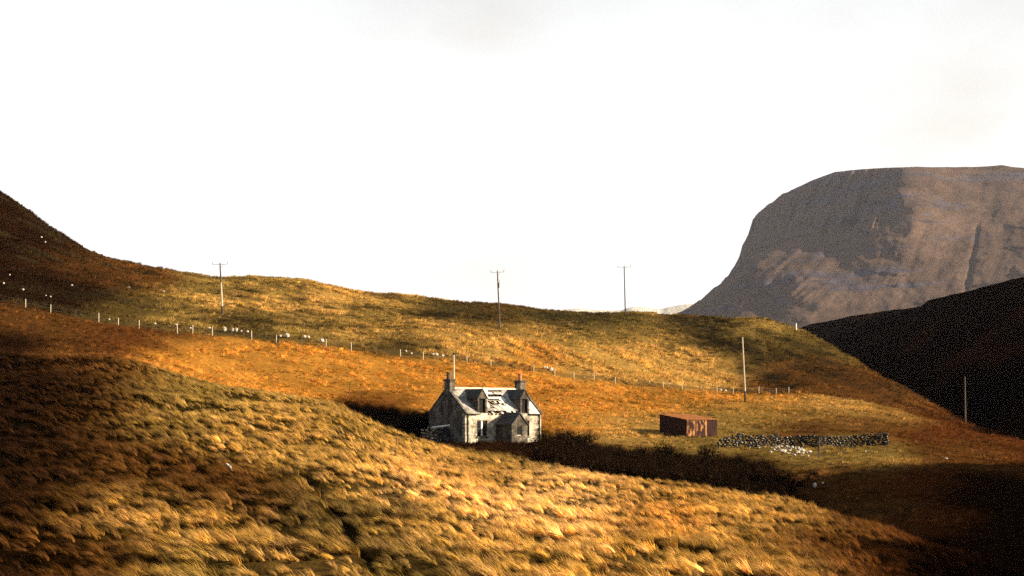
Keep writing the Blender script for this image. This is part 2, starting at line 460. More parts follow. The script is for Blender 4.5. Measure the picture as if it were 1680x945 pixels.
def grid_faces(nr, nc):
    i = np.arange(nr * nc).reshape(nr, nc)
    return np.stack([i[:-1, :-1], i[:-1, 1:], i[1:, 1:], i[1:, :-1]], -1).reshape(-1, 4)

# ------------------------------------------------------------------ vegetation and painted shade map
# (column, row, colour): what grows there, with edge darkening and shade in the tones
HEATH_SHADE = (0.0155, 0.0062, 0.0026)  # dark heather, darkened further to carry edge falloff and shade
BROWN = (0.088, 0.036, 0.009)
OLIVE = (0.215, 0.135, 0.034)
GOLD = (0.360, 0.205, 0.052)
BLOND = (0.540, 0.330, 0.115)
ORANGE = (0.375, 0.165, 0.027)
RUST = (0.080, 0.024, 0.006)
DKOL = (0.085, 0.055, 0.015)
VA = [(-200, 700, HEATH_SHADE), (0, 620, HEATH_SHADE), (0, 700, HEATH_SHADE), (0, 760, HEATH_SHADE), (20, 840, HEATH_SHADE), (0, 930, HEATH_SHADE), (100, 650, HEATH_SHADE), (100, 720, HEATH_SHADE), (100, 780, HEATH_SHADE),
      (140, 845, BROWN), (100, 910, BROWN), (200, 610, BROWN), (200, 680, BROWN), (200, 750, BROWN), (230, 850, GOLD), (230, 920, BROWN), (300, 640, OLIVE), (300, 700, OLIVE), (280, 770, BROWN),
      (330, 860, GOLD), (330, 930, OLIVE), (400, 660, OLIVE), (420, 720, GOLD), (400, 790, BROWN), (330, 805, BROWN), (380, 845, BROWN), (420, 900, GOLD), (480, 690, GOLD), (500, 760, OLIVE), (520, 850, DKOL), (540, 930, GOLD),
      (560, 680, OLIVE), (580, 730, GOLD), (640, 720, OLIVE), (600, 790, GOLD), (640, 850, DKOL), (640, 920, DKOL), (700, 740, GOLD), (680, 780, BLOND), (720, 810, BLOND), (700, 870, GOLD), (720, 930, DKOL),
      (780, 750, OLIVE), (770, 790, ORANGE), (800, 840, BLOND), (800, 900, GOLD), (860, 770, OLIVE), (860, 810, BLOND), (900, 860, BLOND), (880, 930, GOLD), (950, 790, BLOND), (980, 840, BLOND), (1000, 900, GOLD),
      (1060, 800, GOLD), (1080, 850, ORANGE), (1100, 920, GOLD), (1180, 820, GOLD), (1200, 880, GOLD), (1280, 840, GOLD), (1300, 910, BROWN), (1250, 935, GOLD), (1380, 870, BROWN), (1400, 920, BROWN), (1500, 920, RUST), (1600, 940, HEATH_SHADE), (1750, 950, HEATH_SHADE)]
VB = [(-200, 560, HEATH_SHADE), (0, 520, BROWN), (0, 560, HEATH_SHADE), (100, 540, BROWN), (150, 570, BROWN), (200, 560, RUST), (300, 580, ORANGE), (250, 548, BROWN), (400, 610, ORANGE), (500, 620, ORANGE), (420, 572, ORANGE), (600, 620, ORANGE), (560, 590, ORANGE), (640, 670, RUST),
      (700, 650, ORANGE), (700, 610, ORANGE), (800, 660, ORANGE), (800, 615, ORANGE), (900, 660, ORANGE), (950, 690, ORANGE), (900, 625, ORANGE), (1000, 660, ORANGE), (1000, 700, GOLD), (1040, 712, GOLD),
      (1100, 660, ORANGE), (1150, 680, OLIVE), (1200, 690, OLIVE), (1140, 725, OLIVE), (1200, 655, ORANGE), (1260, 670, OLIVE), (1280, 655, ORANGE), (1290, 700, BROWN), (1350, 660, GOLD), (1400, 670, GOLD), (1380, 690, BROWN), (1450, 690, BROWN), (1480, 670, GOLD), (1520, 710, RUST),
      (1340, 750, OLIVE), (1420, 750, OLIVE), (1550, 745, BROWN), (1620, 745, BROWN), (1650, 720, RUST), (1700, 740, RUST), (1400, 780, RUST), (1340, 790, BROWN), (1500, 790, RUST), (1600, 800, HEATH_SHADE), (1400, 830, BROWN), (1450, 850, BROWN), (1520, 860, RUST), (1550, 900, HEATH_SHADE), (1650, 880, HEATH_SHADE), (1750, 850, HEATH_SHADE),
      (950, 740, HEATH_SHADE), (1100, 770, HEATH_SHADE), (1250, 780, HEATH_SHADE), (700, 700, HEATH_SHADE), (880, 735, HEATH_SHADE)]
VC = [(100, 420, HEATH_SHADE), (140, 450, HEATH_SHADE), (40, 380, HEATH_SHADE), (160, 482, HEATH_SHADE), (40, 430, HEATH_SHADE), (-200, 300, HEATH_SHADE), (0, 340, HEATH_SHADE), (0, 400, HEATH_SHADE), (0, 450, HEATH_SHADE), (60, 400, HEATH_SHADE), (60, 470, HEATH_SHADE), (120, 430, BROWN), (120, 490, HEATH_SHADE), (200, 450, BROWN), (200, 500, DKOL), (260, 470, BROWN), (300, 480, OLIVE), (300, 520, OLIVE), (350, 470, OLIVE), (360, 500, GOLD), (400, 530, DKOL), (420, 490, GOLD), (460, 470, OLIVE),
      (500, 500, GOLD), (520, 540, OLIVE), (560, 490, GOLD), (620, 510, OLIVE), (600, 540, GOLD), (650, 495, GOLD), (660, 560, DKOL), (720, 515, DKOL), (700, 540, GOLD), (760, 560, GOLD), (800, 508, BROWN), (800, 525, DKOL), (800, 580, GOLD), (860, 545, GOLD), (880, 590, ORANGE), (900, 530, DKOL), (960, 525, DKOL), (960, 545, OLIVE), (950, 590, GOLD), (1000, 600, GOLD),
      (1020, 545, OLIVE), (1050, 560, GOLD), (1080, 530, OLIVE), (1080, 615, GOLD), (1110, 575, GOLD), (1130, 600, GOLD), (1120, 525, BROWN), (1160, 545, DKOL), (1180, 610, GOLD), (1190, 570, DKOL), (1220, 600, DKOL), (1230, 540, OLIVE), (1250, 570, DKOL), (1270, 620, BROWN), (1300, 560, DKOL), (1320, 600, BROWN), (1360, 580, DKOL), (1380, 620, BROWN), (1420, 625, BROWN), (1450, 640, BROWN), (1500, 660, BROWN), (1550, 690, RUST), (1640, 720, HEATH_SHADE), (1750, 730, HEATH_SHADE)]

def blend(samples, u, p, sx=62.0, sy=24.0):
    num = np.zeros((len(u), 3)); den = np.full(len(u), 1e-9)
    for a, b, c in samples:
        w = np.exp(-(((u - a) / sx) ** 2 + ((p - b) / sy) ** 2)) + 1e-5 / (1 + ((u - a) / sx) ** 2 + ((p - b) / sy) ** 2) ** 2
        num += w[:, None] * np.array(c); den += w
    return num / den[:, None]

def bank_shade(u, k, x=None, Y=None):
    """shade of the cut bank beside the cottage, painted near-black"""
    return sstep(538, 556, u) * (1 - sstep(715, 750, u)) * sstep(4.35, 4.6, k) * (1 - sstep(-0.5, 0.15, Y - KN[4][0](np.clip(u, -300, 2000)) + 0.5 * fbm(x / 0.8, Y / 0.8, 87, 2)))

PEAT_SHADE = [([(392, 474), (408, 478), (424, 480)], 12, 1.0), ([(480, 491), (495, 494)], 11, 0.95), ([(535, 500), (600, 506), (660, 512), (690, 516), (720, 517)], 12, 0.95), ([(720, 517), (800, 519), (900, 521), (960, 520), (1040, 517)], 15, 0.85),  # dark peat lines that also paint the shade of banks and gully
        ([(300, 505), (330, 510), (400, 515)], 12, 0.7), ([(330, 526), (420, 529), (500, 535), (560, 537), (620, 532)], 13, 0.85), ([(1120, 525), (1150, 530), (1170, 545), (1185, 568), (1215, 590), (1255, 612), (1295, 632)], 30, 0.95),
        ([(1230, 575), (1300, 590), (1360, 612)], 34, 0.7), ([(1100, 524), (1170, 527), (1200, 533)], 14, 0.9), ([(655, 566), (720, 572), (690, 568)], 13, 0.85), ([(200, 497), (280, 510), (330, 512)], 16, 0.7), ([(20, 470), (100, 480), (180, 486)], 20, 0.7),
        ([(880, 515), (940, 520)], 9, 0.9), ([(1290, 560), (1340, 575)], 18, 0.65), ([(740, 520), (700, 514)], 12, 0.9), ([(360, 545), (450, 557), (520, 565), (600, 578)], 8, 0.6), ([(300, 468), (350, 478), (400, 488)], 12, 0.6), ([(430, 466), (500, 474)], 10, 0.5), ([(1310, 600), (1400, 622), (1470, 645)], 26, 0.6)]

def veg_shade(x, Y, z, k):
    """colour of what grows at each point, with shade painted in"""
    u = uof(x, Y)
    p = HZ - F * z / np.maximum(Y, 40)
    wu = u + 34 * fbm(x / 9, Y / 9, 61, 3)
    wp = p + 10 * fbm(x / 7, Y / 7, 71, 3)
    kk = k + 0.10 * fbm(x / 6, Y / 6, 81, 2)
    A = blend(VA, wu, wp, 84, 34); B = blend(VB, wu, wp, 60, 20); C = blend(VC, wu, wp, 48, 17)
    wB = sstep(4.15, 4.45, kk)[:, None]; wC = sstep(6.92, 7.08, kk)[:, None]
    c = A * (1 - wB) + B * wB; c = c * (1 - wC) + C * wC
    # heather and rush patches
    n1 = fbm(x / 3.1, Y / 3.1, 91, 3); n2 = fbm(x / 11, Y / 15, 95, 3)
    heather = sstep(0.16, 0.42, fbm(x / 9, Y / 3.6, 97, 4)) * sstep(6.9, 7.2, k) * (0.25 + 0.75 * sstep(8.0, 8.6, k))
    c = c * (1 + 0.35 * n1 + 0.22 * n2)[:, None]
    c = c * (1 - 0.72 * heather)[:, None] + 0.72 * heather[:, None] * np.array((0.030, 0.022, 0.009))
    yf = KN[5][0](np.clip(u, -300, 2000))
    bank = np.exp(-((Y - yf - 2.2) / 1.9) ** 2) * sstep(-50, 60, u) * (1 - sstep(1220, 1330, u))
    c = c * (1 - 0.6 * bank)[:, None] + 0.6 * bank[:, None] * np.array((0.05, 0.035, 0.012))
    for line, wd, st in PEAT_SHADE:
        d = np.full(len(u), 1e9)
        for (ua, pa), (ub, pb) in zip(line[:-1], line[1:]):
            ax, ay, bx, by = ua, pa * 2.4, ub, pb * 2.4
            tt = np.clip(((wu * 0.3 + u * 0.7 - ax) * (bx - ax) + (wp * 0.3 + p * 0.7) * 2.4 * (by - ay) - ay * (by - ay)) / max((bx - ax) ** 2 + (by - ay) ** 2, 1e-6), 0, 1)
            d = np.minimum(d, np.hypot(wu * 0.3 + u * 0.7 - ax - tt * (bx - ax), (wp * 0.3 + p * 0.7) * 2.4 - ay - tt * (by - ay)))
        q = st * np.exp(-(d / wd) ** 2) * np.clip(0.75 + 0.9 * fbm(x / 2.5, Y / 2.5, 99, 3), 0, 1) * sstep(6.95, 7.1, k)
        c = c * (1 - q)[:, None] + q[:, None] * np.array((0.018, 0.013, 0.006))
    # rough rushy darker sward over the far rim
    rim = np.exp(-((k - 9.55) / 0.22) ** 2) * sstep(640, 720, u) * (1 - sstep(1150, 1250, u))
    c = c * (1 - 0.55 * rim)[:, None] + 0.55 * rim[:, None] * np.array((0.05, 0.04, 0.015))
    pm = bank_shade(u, k, x, Y)[:, None]
    c = c * (1 - pm) + pm * np.array((0.004, 0.003, 0.002))  # bank and cottage shade painted into the ground as near-black
    return np.clip(c * 0.85, 0.002, 0.8)

# ------------------------------------------------------------------ ground sheet
ucol = np.concatenate([np.linspace(-1900, -80, 46)[:-1], np.arange(-80, 1760, 2.7), np.linspace(1760, 5200, 70)[1:]])
Yrow = np.concatenate([np.linspace(-60, 50, 24)[:-1], np.geomspace(50, 192, 330)[:-1], np.linspace(192, 203, 62)[:-1], np.geomspace(203, 470, 235)[:-1], np.geomspace(470, 18500, 46)])
UU, YY = np.meshgrid(ucol, Yrow)
XX = (UU - 840) / F * np.maximum(YY, 40.0)
zz, kk = terrain(XX.ravel(), YY.ravel())
V = np.stack([XX.ravel(), YY.ravel(), zz], -1)
gm = np_mesh('ground', V, grid_faces(len(Yrow), len(ucol))[:, ::1], 'moor')
cols = veg_shade(V[:, 0], V[:, 1], zz, kk)
at = gm.color_attributes.new('veg_shade', 'FLOAT_COLOR', 'POINT')
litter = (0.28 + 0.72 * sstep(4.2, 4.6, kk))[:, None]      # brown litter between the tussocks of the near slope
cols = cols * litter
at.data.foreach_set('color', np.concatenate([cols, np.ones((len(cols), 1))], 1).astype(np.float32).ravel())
ground = tag(link('ground', gm, None), kind='structure')

# ------------------------------------------------------------------ shaded hill on the right
EC = [(1250, 1100, 556), (1300, 1060, 542), (1330, 1040, 532), (1400, 980, 517), (1440, 930, 512), (1512, 800, 501), (1522, 780, 491), (1560, 700, 481), (1620, 640, 470), (1680, 600, 455), (2000, 480, 400), (2500, 360, 330), (3600, 260, 240), (4600, 205, 150)]
def hill_mesh():
    us = np.concatenate([np.arange(1250, 1760, 4.0), np.linspace(1760, 4600, 70)])
    T = np.concatenate([np.linspace(0, 1, 110), np.linspace(1, 2.2, 22)[1:]])
    e = np.array(EC, float)
    yc = np.interp(us, e[:, 0], e[:, 1]); pc = np.interp(us, e[:, 0], e[:, 2])
    yb = np.minimum(F * 86 / (us - 840), yc * 0.72); zc = (HZ - pc) / F * yc
    T2, U2 = np.meshgrid(T, us, indexing='ij')
    Yb = np.broadcast_to(yb, U2.shape); Yc = np.broadcast_to(yc, U2.shape); Zc = np.broadcast_to(zc, U2.shape)
    Y = np.where(T2 <= 1, Yb + (Yc - Yb) * T2, Yc * (1 + 0.35 * (T2 - 1)))
    prof = np.where(T2 <= 1, T2 ** 0.9, 1 - 0.25 * (T2 - 1))
    z = -6 + (Zc + 6) * prof
    x = (U2 - 840) / F * Y
    am = np.sin(np.clip(T2, 0, 1) * np.pi) * 0.85 + 0.15
    z = z + am * (7 * fbm(x / 60, Y / 90, 101, 4) + 2.2 * fbm(x / 14, Y / 20, 105, 4))
    # crags and ledges
    z = z + am * 3.0 * np.floor(3 * fbm(x / 30, Y / 45, 111, 3)) / 3
    V = np.stack([x.ravel(), Y.ravel(), z.ravel()], -1)
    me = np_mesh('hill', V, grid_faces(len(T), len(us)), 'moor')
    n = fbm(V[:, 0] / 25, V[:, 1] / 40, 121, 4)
    c = 0.55 * np.array(HEATH_SHADE)[None] * (0.9 + 0.5 * n)[:, None] + np.clip(n - 0.15, 0, 1)[:, None] * np.array((0.03, 0.009, 0.003))
    at = me.color_attributes.new('veg_shade', 'FLOAT_COLOR', 'POINT')
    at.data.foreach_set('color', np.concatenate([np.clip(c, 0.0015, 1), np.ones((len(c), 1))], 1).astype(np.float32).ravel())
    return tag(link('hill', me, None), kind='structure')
hill_mesh()

# ------------------------------------------------------------------ mountain beyond
def rbf(pts):
    P = np.array(pts, float); X = P[:, :2] / 100.0; y = P[:, 2]
    def ker(d): return np.where(d > 0, d * d * np.log(np.maximum(d, 1e-9)), 0)
    n = len(X); D = np.hypot(X[:, None, 0] - X[None, :, 0], X[:, None, 1] - X[None, :, 1])
    A = np.zeros((n + 3, n + 3)); A[:n, :n] = ker(D) + np.eye(n) * 0.02; A[:n, n] = 1; A[:n, n + 1:] = X; A[n, :n] = 1; A[n + 1:, :n] = X.T
    w = np.linalg.solve(A, np.concatenate([y, np.zeros(3)]))
    def f(u, p):
        u = np.asarray(u) / 100.0; p = np.asarray(p) / 100.0; s = w[n] + w[n + 1] * u + w[n + 2] * p
        for i in range(n): s = s + w[i] * ker(np.hypot(u - X[i, 0], p - X[i, 1]))
        return s
    return f
MSKY = [(1050, 545), (1085, 526), (1110, 514), (1125, 508), (1150, 492), (1180, 465), (1195, 452), (1203, 438), (1214, 420), (1217, 405), (1228, 385), (1235, 362), (1246, 346), (1258, 337), (1280, 322), (1300, 311), (1330, 297), (1370, 282), (1400, 279), (1450, 275), (1500, 274), (1560, 274), (1620, 273), (1643, 271), (1660, 274), (1700, 277), (1900, 290), (2300, 330)]
MPT = [(1200, 560, 1480), (1300, 540, 1440), (1400, 535, 1430), (1550, 510, 1440), (1680, 480, 1450), (1900, 450, 1450), (2200, 450, 1450),
       (1250, 490, 1620), (1350, 450, 1640), (1450, 410, 1680), (1560, 400, 1690), (1680, 390, 1690), (1900, 380, 1700), (2200, 390, 1700),
       (1425, 368, 1770), (1466, 325, 1830), (1478, 284, 1960), (1560, 330, 1850), (1560, 278, 2000), (1680, 330, 1850), (1680, 278, 2000), (1900, 295, 2000), (2200, 320, 2000),
       (1440, 338, 1880), (1400, 325, 1980), (1340, 335, 2110), (1290, 345, 2210), (1240, 362, 2330), (1445, 282, 2050), (1370, 286, 2180), (1300, 314, 2270), (1245, 350, 2350),
       (1390, 376, 1850), (1320, 384, 1890), (1260, 388, 2000), (1225, 395, 2130),
       (1340, 415, 1745), (1270, 425, 1765), (1216, 415, 1960), (1230, 450, 1705), (1192, 462, 1850), (1150, 498, 1790), (1195, 490, 1660), (1130, 520, 1740), (1100, 525, 1880), (1200, 522, 1570), (1060, 545, 1880)]
def mountain_mesh():
    f = rbf(MPT)
    us = np.concatenate([np.arange(1060, 1720, 2.5), np.linspace(1720, 2300, 40)])
    ms = np.array(MSKY, float)
    top = np.interp(us, ms[:, 0], ms[:, 1])
    top = top + (2.6 * fbm(us / 9, us * 0, 131, 3) + 1.2 * fbm(us / 3.1, us * 0, 133, 2)) * (us < 1300) + 0.7 * fbm(us / 25, us * 0, 135, 3)
    nT = 170
    T = np.linspace(0, 1, nT)                       # 0 foot, 1 skyline
    T2, U2 = np.meshgrid(T, us, indexing='ij')
    bot = np.maximum(600 - 0 * us, top + 25)
    P2 = bot[None] + (top - bot)[None] * T2
    Uw = U2 + (9 * fbm(U2 / 60, P2 / 15, 181, 3) + 16 * fbm(U2 / 200, P2 / 42, 183, 2)) * sstep(0, 0.10, 1 - T2)
    Y = f(Uw, np.minimum(P2, 575))
    # ribs on the crag, gullies down the front, ledges
    crag = sstep(1475, 1440, U2) * sstep(392, 366, P2 + 0.04 * (U2 - 1350)) * sstep(1200, 1240, U2)
    rib = fbm((U2 + 0.35 * P2) / 8.0, P2 / 90, 141, 3)
    Y = Y + crag * 34 * rib
    scree = sstep(372, 400, P2) * sstep(1400, 1330, U2) * sstep(520, 470, P2)
    Y = Y + scree * 12 * fbm((U2 + 1.15 * P2) / 20, (P2 - U2) / 160, 151, 3)
    g = lambda a, b, w: np.exp(-((U2 - (a + (P2 - 360) * b)) / w) ** 2)
    front = sstep(1400, 1470, U2 + 0.5 * (P2 - 380))
    Y = Y + front * sstep(355, 375, P2) * (9 * g(1606, -0.18, 4) * sstep(300, 420, P2) + 4 * g(1520, -0.33, 8) + 3 * g(1650, -0.2, 8))
    Y = Y + front * 4.5 * fbm((U2 + 0.45 * P2) / 26, P2 / 70, 161, 4)
    ledge = np.floor(P2 / 17 + 0.9 * fbm(U2 / 90, P2 / 60, 163, 2))
    Y = Y + front * 9 * (vnoise(ledge * 7.3, U2 / 70, 165)) * sstep(330, 360, P2)
    Y = Y + 8 * fbm(U2 / 30, P2 / 18, 171, 4) * sstep(0, 0.08, 1 - T2)
    Y = Y * 3.5
    x = (U2 - 840) / F * Y; z = (HZ - P2) / F * Y
    # plateau and back slope
    back = []
    for d, dz in ((150, -8), (600, -50), (1600, -400), (2600, -1100)):
        back.append(np.stack([x[-1] * (1 + d / Y[-1]), Y[-1] + d, np.maximum(z[-1] + dz, -12)], -1))
    V = np.concatenate([np.stack([x, Y, z], -1)] + [b[None] for b in back], 0)
    me = np_mesh('mountain', V.reshape(-1, 3), grid_faces(V.shape[0], V.shape[1]), 'mountain_side')
    return tag(link('mountain', me, None), kind='structure')

def mountain_material(name, grass1, grass2, rock1, rock2, s=1.0, strata=False):
    m, n, l, b = nodes_mat(name, 0.95)
    b.inputs['Specular IOR Level'].default_value = 0.03
    tc = n.new('ShaderNodeTexCoord'); g = n.new('ShaderNodeNewGeometry')
    sx = n.new('ShaderNodeSeparateXYZ'); l.new(g.outputs['Normal'], sx.inputs[0])
    t1 = noise_node(n, l, 0.012 * s, 8, tc.outputs['Object'], 0.7)
    t2 = noise_node(n, l, 0.05 * s, 8, tc.outputs['Object'], 0.75)
    add = n.new('ShaderNodeMath'); add.operation = 'MULTIPLY_ADD'; add.inputs[1].default_value = 0.6; add.inputs[2].default_value = -0.30
    l.new(t2.outputs['Fac'], add.inputs[0])
    ad2 = n.new('ShaderNodeMath'); ad2.operation = 'ADD'; l.new(sx.outputs['Z'], ad2.inputs[0]); l.new(add.outputs[0], ad2.inputs[1])
    if strata:      # bands of bare basalt cropping out along the lava flows
        mp = n.new('ShaderNodeMapping'); mp.inputs['Scale'].default_value = (0.0011, 0.0011, 0.011); l.new(tc.outputs['Object'], mp.inputs['Vector'])
        t4 = noise_node(n, l, 1.0, 7, mp.outputs['Vector'], 0.66)
        bd = n.new('ShaderNodeMapRange'); bd.inputs['From Min'].default_value = 0.52; bd.inputs['From Max'].default_value = 0.60; bd.inputs['To Min'].default_value = 0.0; bd.inputs['To Max'].default_value = -0.45
        l.new(t4.outputs['Fac'], bd.inputs['Value'])
        ad3 = n.new('ShaderNodeMath'); ad3.operation = 'ADD'; l.new(ad2.outputs[0], ad3.inputs[0]); l.new(bd.outputs['Result'], ad3.inputs[1]); ad2 = ad3
    st = ramp(n, l, ad2.outputs[0], [(0.42, (0, 0, 0)), (0.66, (1, 1, 1))])
    gr = ramp(n, l, t1.outputs['Fac'], [(0.35, grass1), (0.65, grass2)])
    rmp = n.new('ShaderNodeMapping'); rmp.inputs['Scale'].default_value = (0.045 * s, 0.045 * s, 0.006 * s); l.new(tc.outputs['Object'], rmp.inputs['Vector'])
    t5 = noise_node(n, l, 1.0, 6, rmp.outputs['Vector'], 0.7)      # upright streaks painting rib shading into the rock colour
    rk = ramp(n, l, t5.outputs['Fac'], [(0.36, rock1), (0.62, rock2)])
    mx = n.new('ShaderNodeMix'); mx.data_type = 'RGBA'
    l.new(st.outputs['Color'], mx.inputs[0]); l.new(rk.outputs['Color'], mx.inputs[6]); l.new(gr.outputs['Color'], mx.inputs[7])
    l.new(mx.outputs[2], b.inputs['Base Color'])
    t3 = noise_node(n, l, 0.12 * s, 8, tc.outputs['Object'], 0.75)
    bp = n.new('ShaderNodeBump'); bp.inputs['Strength'].default_value = 0.8; bp.inputs['Distance'].default_value = 8.0 / s
    l.new(t3.outputs['Fac'], bp.inputs['Height']); l.new(bp.outputs['Normal'], b.inputs['Normal'])
mountain_material('mountain_side', (0.055, 0.034, 0.026), (0.125, 0.080, 0.058), (0.024, 0.0215, 0.031), (0.088, 0.080, 0.104), 0.3, True)
mountain_material('far_side', (0.52, 0.47, 0.40), (0.64, 0.59, 0.51), (0.46, 0.42, 0.38), (0.56, 0.52, 0.47), 0.25)  # distance haze is painted into these pale colours
mountain_mesh()

def far_hill(sky_pts, Y0, seed):
    sp = np.array(sky_pts, float)
    us = np.arange(sp[0, 0], sp[-1, 0] + 1, 3.0)
    top = np.interp(us, sp[:, 0], sp[:, 1]) + 0.7 * fbm(us / 12, us * 0, seed, 3)
    T = np.concatenate([np.linspace(0, 1, 26), np.linspace(1, 2, 10)[1:]])
    T2, U2 = np.meshgrid(T, us, indexing='ij')
    zt = np.broadcast_to((HZ - top) / F * Y0, U2.shape)
    Y = Y0 * (0.86 + 0.14 * T2)
    rise = np.where(T2 <= 1, T2 ** 1.3, 1 - 0.6 * (T2 - 1))
    x = (U2 - 840) / F * Y
    z = -14 + (zt + 14) * rise + np.where(T2 < 0.97, 1, 0) * np.sin(np.clip(T2, 0, 1) * np.pi) * Y0 * 0.006 * fbm(x / (Y0 * 0.03), Y / (Y0 * 0.05), seed + 5, 4)
    V = np.stack([x, Y, z], -1)
    me = np_mesh('far_hill', V.reshape(-1, 3), grid_faces(V.shape[0], V.shape[1]), 'far_side')
    return tag(link('far_hill', me, None), kind='structure')
far_hill([(560, 520), (640, 492), (680, 488), (725, 488), (745, 491), (765, 497), (790, 500), (830, 506), (900, 520)], 15500, 201)
far_hill([(780, 530), (840, 512), (880, 509), (920, 508), (950, 506), (980, 508), (1000, 509), (1040, 512), (1090, 530)], 14000, 211)
far_hill([(960, 530), (995, 510), (1020, 508), (1040, 503), (1052, 503), (1070, 506), (1085, 507), (1100, 503), (1120, 500), (1180, 495), (1260, 530)], 12500, 221)

# ------------------------------------------------------------------ cottage
COTT = empty('cottage', (HX, HY, HZ0), HROT)
tag(COTT, 'derelict stone cottage with two dormers, porch and broken slate roof', 'cottage')
L, W, HE, HR = 11.0, 6.5, 3.34, 6.09
YM = W / 2

def wall_cells(x0, x1, z0, z1, th, openings, name, mat, parent, y0=0.0):
    """wall in the x-z plane with rectangular openings, thickness th going to +y"""
    xs = sorted({x0, x1, *[o[0] for o in openings], *[o[1] for o in openings]})
    zs = sorted({z0, z1, *[o[2] for o in openings], *[o[3] for o in openings]})
    def solid(i, j):
        if i < 0 or j < 0 or i >= len(xs) - 1 or j >= len(zs) - 1: return False
        cx = (xs[i] + xs[i + 1]) / 2; cz = (zs[j] + zs[j + 1]) / 2
        return not any(o[0] < cx < o[1] and o[2] < cz < o[3] for o in openings)
    m = MB(); ya, yb = y0, y0 + th
    for i in range(len(xs) - 1):
        for j in range(len(zs) - 1):
            if not solid(i, j): continue
            a, b, c, d = xs[i], xs[i + 1], zs[j], zs[j + 1]
            m.add([(a, ya, c), (b, ya, c), (b, ya, d), (a, ya, d)], [(0, 1, 2, 3)])
            m.add([(a, yb, c), (b, yb, c), (b, yb, d), (a, yb, d)], [(3, 2, 1, 0)])
            if not solid(i - 1, j): m.add([(a, ya, c), (a, ya, d), (a, yb, d), (a, yb, c)], [(0, 1, 2, 3)])
            if not solid(i + 1, j): m.add([(b, ya, c), (b, yb, c), (b, yb, d), (b, ya, d)], [(0, 1, 2, 3)])
            if not solid(i, j - 1): m.add([(a, ya, c), (a, yb, c), (b, yb, c), (b, ya, c)], [(0, 1, 2, 3)])
            if not solid(i, j + 1): m.add([(a, ya, d), (b, ya, d), (b, yb, d), (a, yb, d)], [(0, 1, 2, 3)])
    return m.build(name, mat, parent)

WIN1 = (1.68, 3.15, 0.72, 2.52); WIN2 = (7.85, 9.30, 0.72, 2.52); PDOOR = (4.95, 5.95, -0.4, 2.0)
DORM = [(1.75, 3.05), (7.90, 9.18)]
DW = [(1.97, 2.83, 3.36, 4.92), (8.11, 8.97, 3.36, 4.92)]
fw = wall_cells(0.55, L - 0.55, -0.6, HE - 0.02, 0.55, [WIN1, WIN2, (PDOOR[0], PDOOR[1], -0.6, PDOOR[3])], 'front_wall', 'cottage_wall', COTT)
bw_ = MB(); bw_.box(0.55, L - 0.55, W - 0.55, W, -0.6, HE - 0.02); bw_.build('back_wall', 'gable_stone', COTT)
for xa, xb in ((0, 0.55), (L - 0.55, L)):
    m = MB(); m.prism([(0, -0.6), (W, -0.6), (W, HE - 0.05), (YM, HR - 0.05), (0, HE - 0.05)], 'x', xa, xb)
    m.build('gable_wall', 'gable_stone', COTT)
# corner stones at the two front corners
for k in range(9):
    z = -0.3 + k * 0.4
    for xa, sg in ((0, 1), (L, -1)):
        ln = 0.55 if k % 2 else 0.34
        m = MB(); m.box(min(xa - sg * 0.02, xa + sg * ln), max(xa - sg * 0.02, xa + sg * ln), -0.02, 0.60 - ln * 0.4, z, z + 0.37)
        m.build('quoin', 'white_paint' if False else 'cottage_wall', COTT)

# roof: frame under the slates
PIT = math.atan2(HR - HE, YM)
def roofpt(s, v, lift=0.0, back=False):
    """s along the house, v = 0 at the eave, 1 at the ridge"""
    y = -0.16 + (YM + 0.16) * v; z = HE - 0.13 + (HR - HE + 0.13) * v
    y -= lift * math.sin(PIT); z += lift * math.cos(PIT)
    if back: y = W - y
    return (s, y, z)
def roof_slab(m, s0, s1, v0, v1, l0, l1, back=False, tilt=0.0):
    p = [roofpt(s0, v0, l0 + tilt, back), roofpt(s1, v0, l0 + tilt, back), roofpt(s1, v1, l0, back), roofpt(s0, v1, l0, back),
         roofpt(s0, v0, l1 + tilt, back), roofpt(s1, v0, l1 + tilt, back), roofpt(s1, v1, l1, back), roofpt(s0, v1, l1, back)]
    m.hexa(p)
def in_dormer(s, v):
    for a, b in DORM:
        if a + 0.1 < s < b - 0.1:
            zt = HE - 0.13 + (HR - HE + 0.13) * v
            half = (b - a) / 2
            if zt < 4.9 + max(0, 0.95 * (1 - abs(s - (a + b) / 2) / half)): return True
    return False
def holed(s, v):
    n = float(fbm(np.array([s * 2.1]), np.array([v * 9]), 301, 2)[0])
    if 0.83 < v < 0.92 and 5.2 < s < 7.5: return n > -0.35
    if 0.64 < v < 0.79 and 4.9 < s < 7.2: return n > -0.6
    if 0.28 < v < 0.58 and 4.2 + (v - 0.3) < s < 6.5 - 0.5 * (v - 0.3): return n > -0.30
    if v < 0.14 and 3.2 < s < 7.9: return n > -0.45
    if 0.33 < v < 0.5 and 9.5 < s < 10.1: return n > -0.1
    if 0.16 < v < 0.3 and 3.3 < s < 6.0: return n > 0.22
    return False
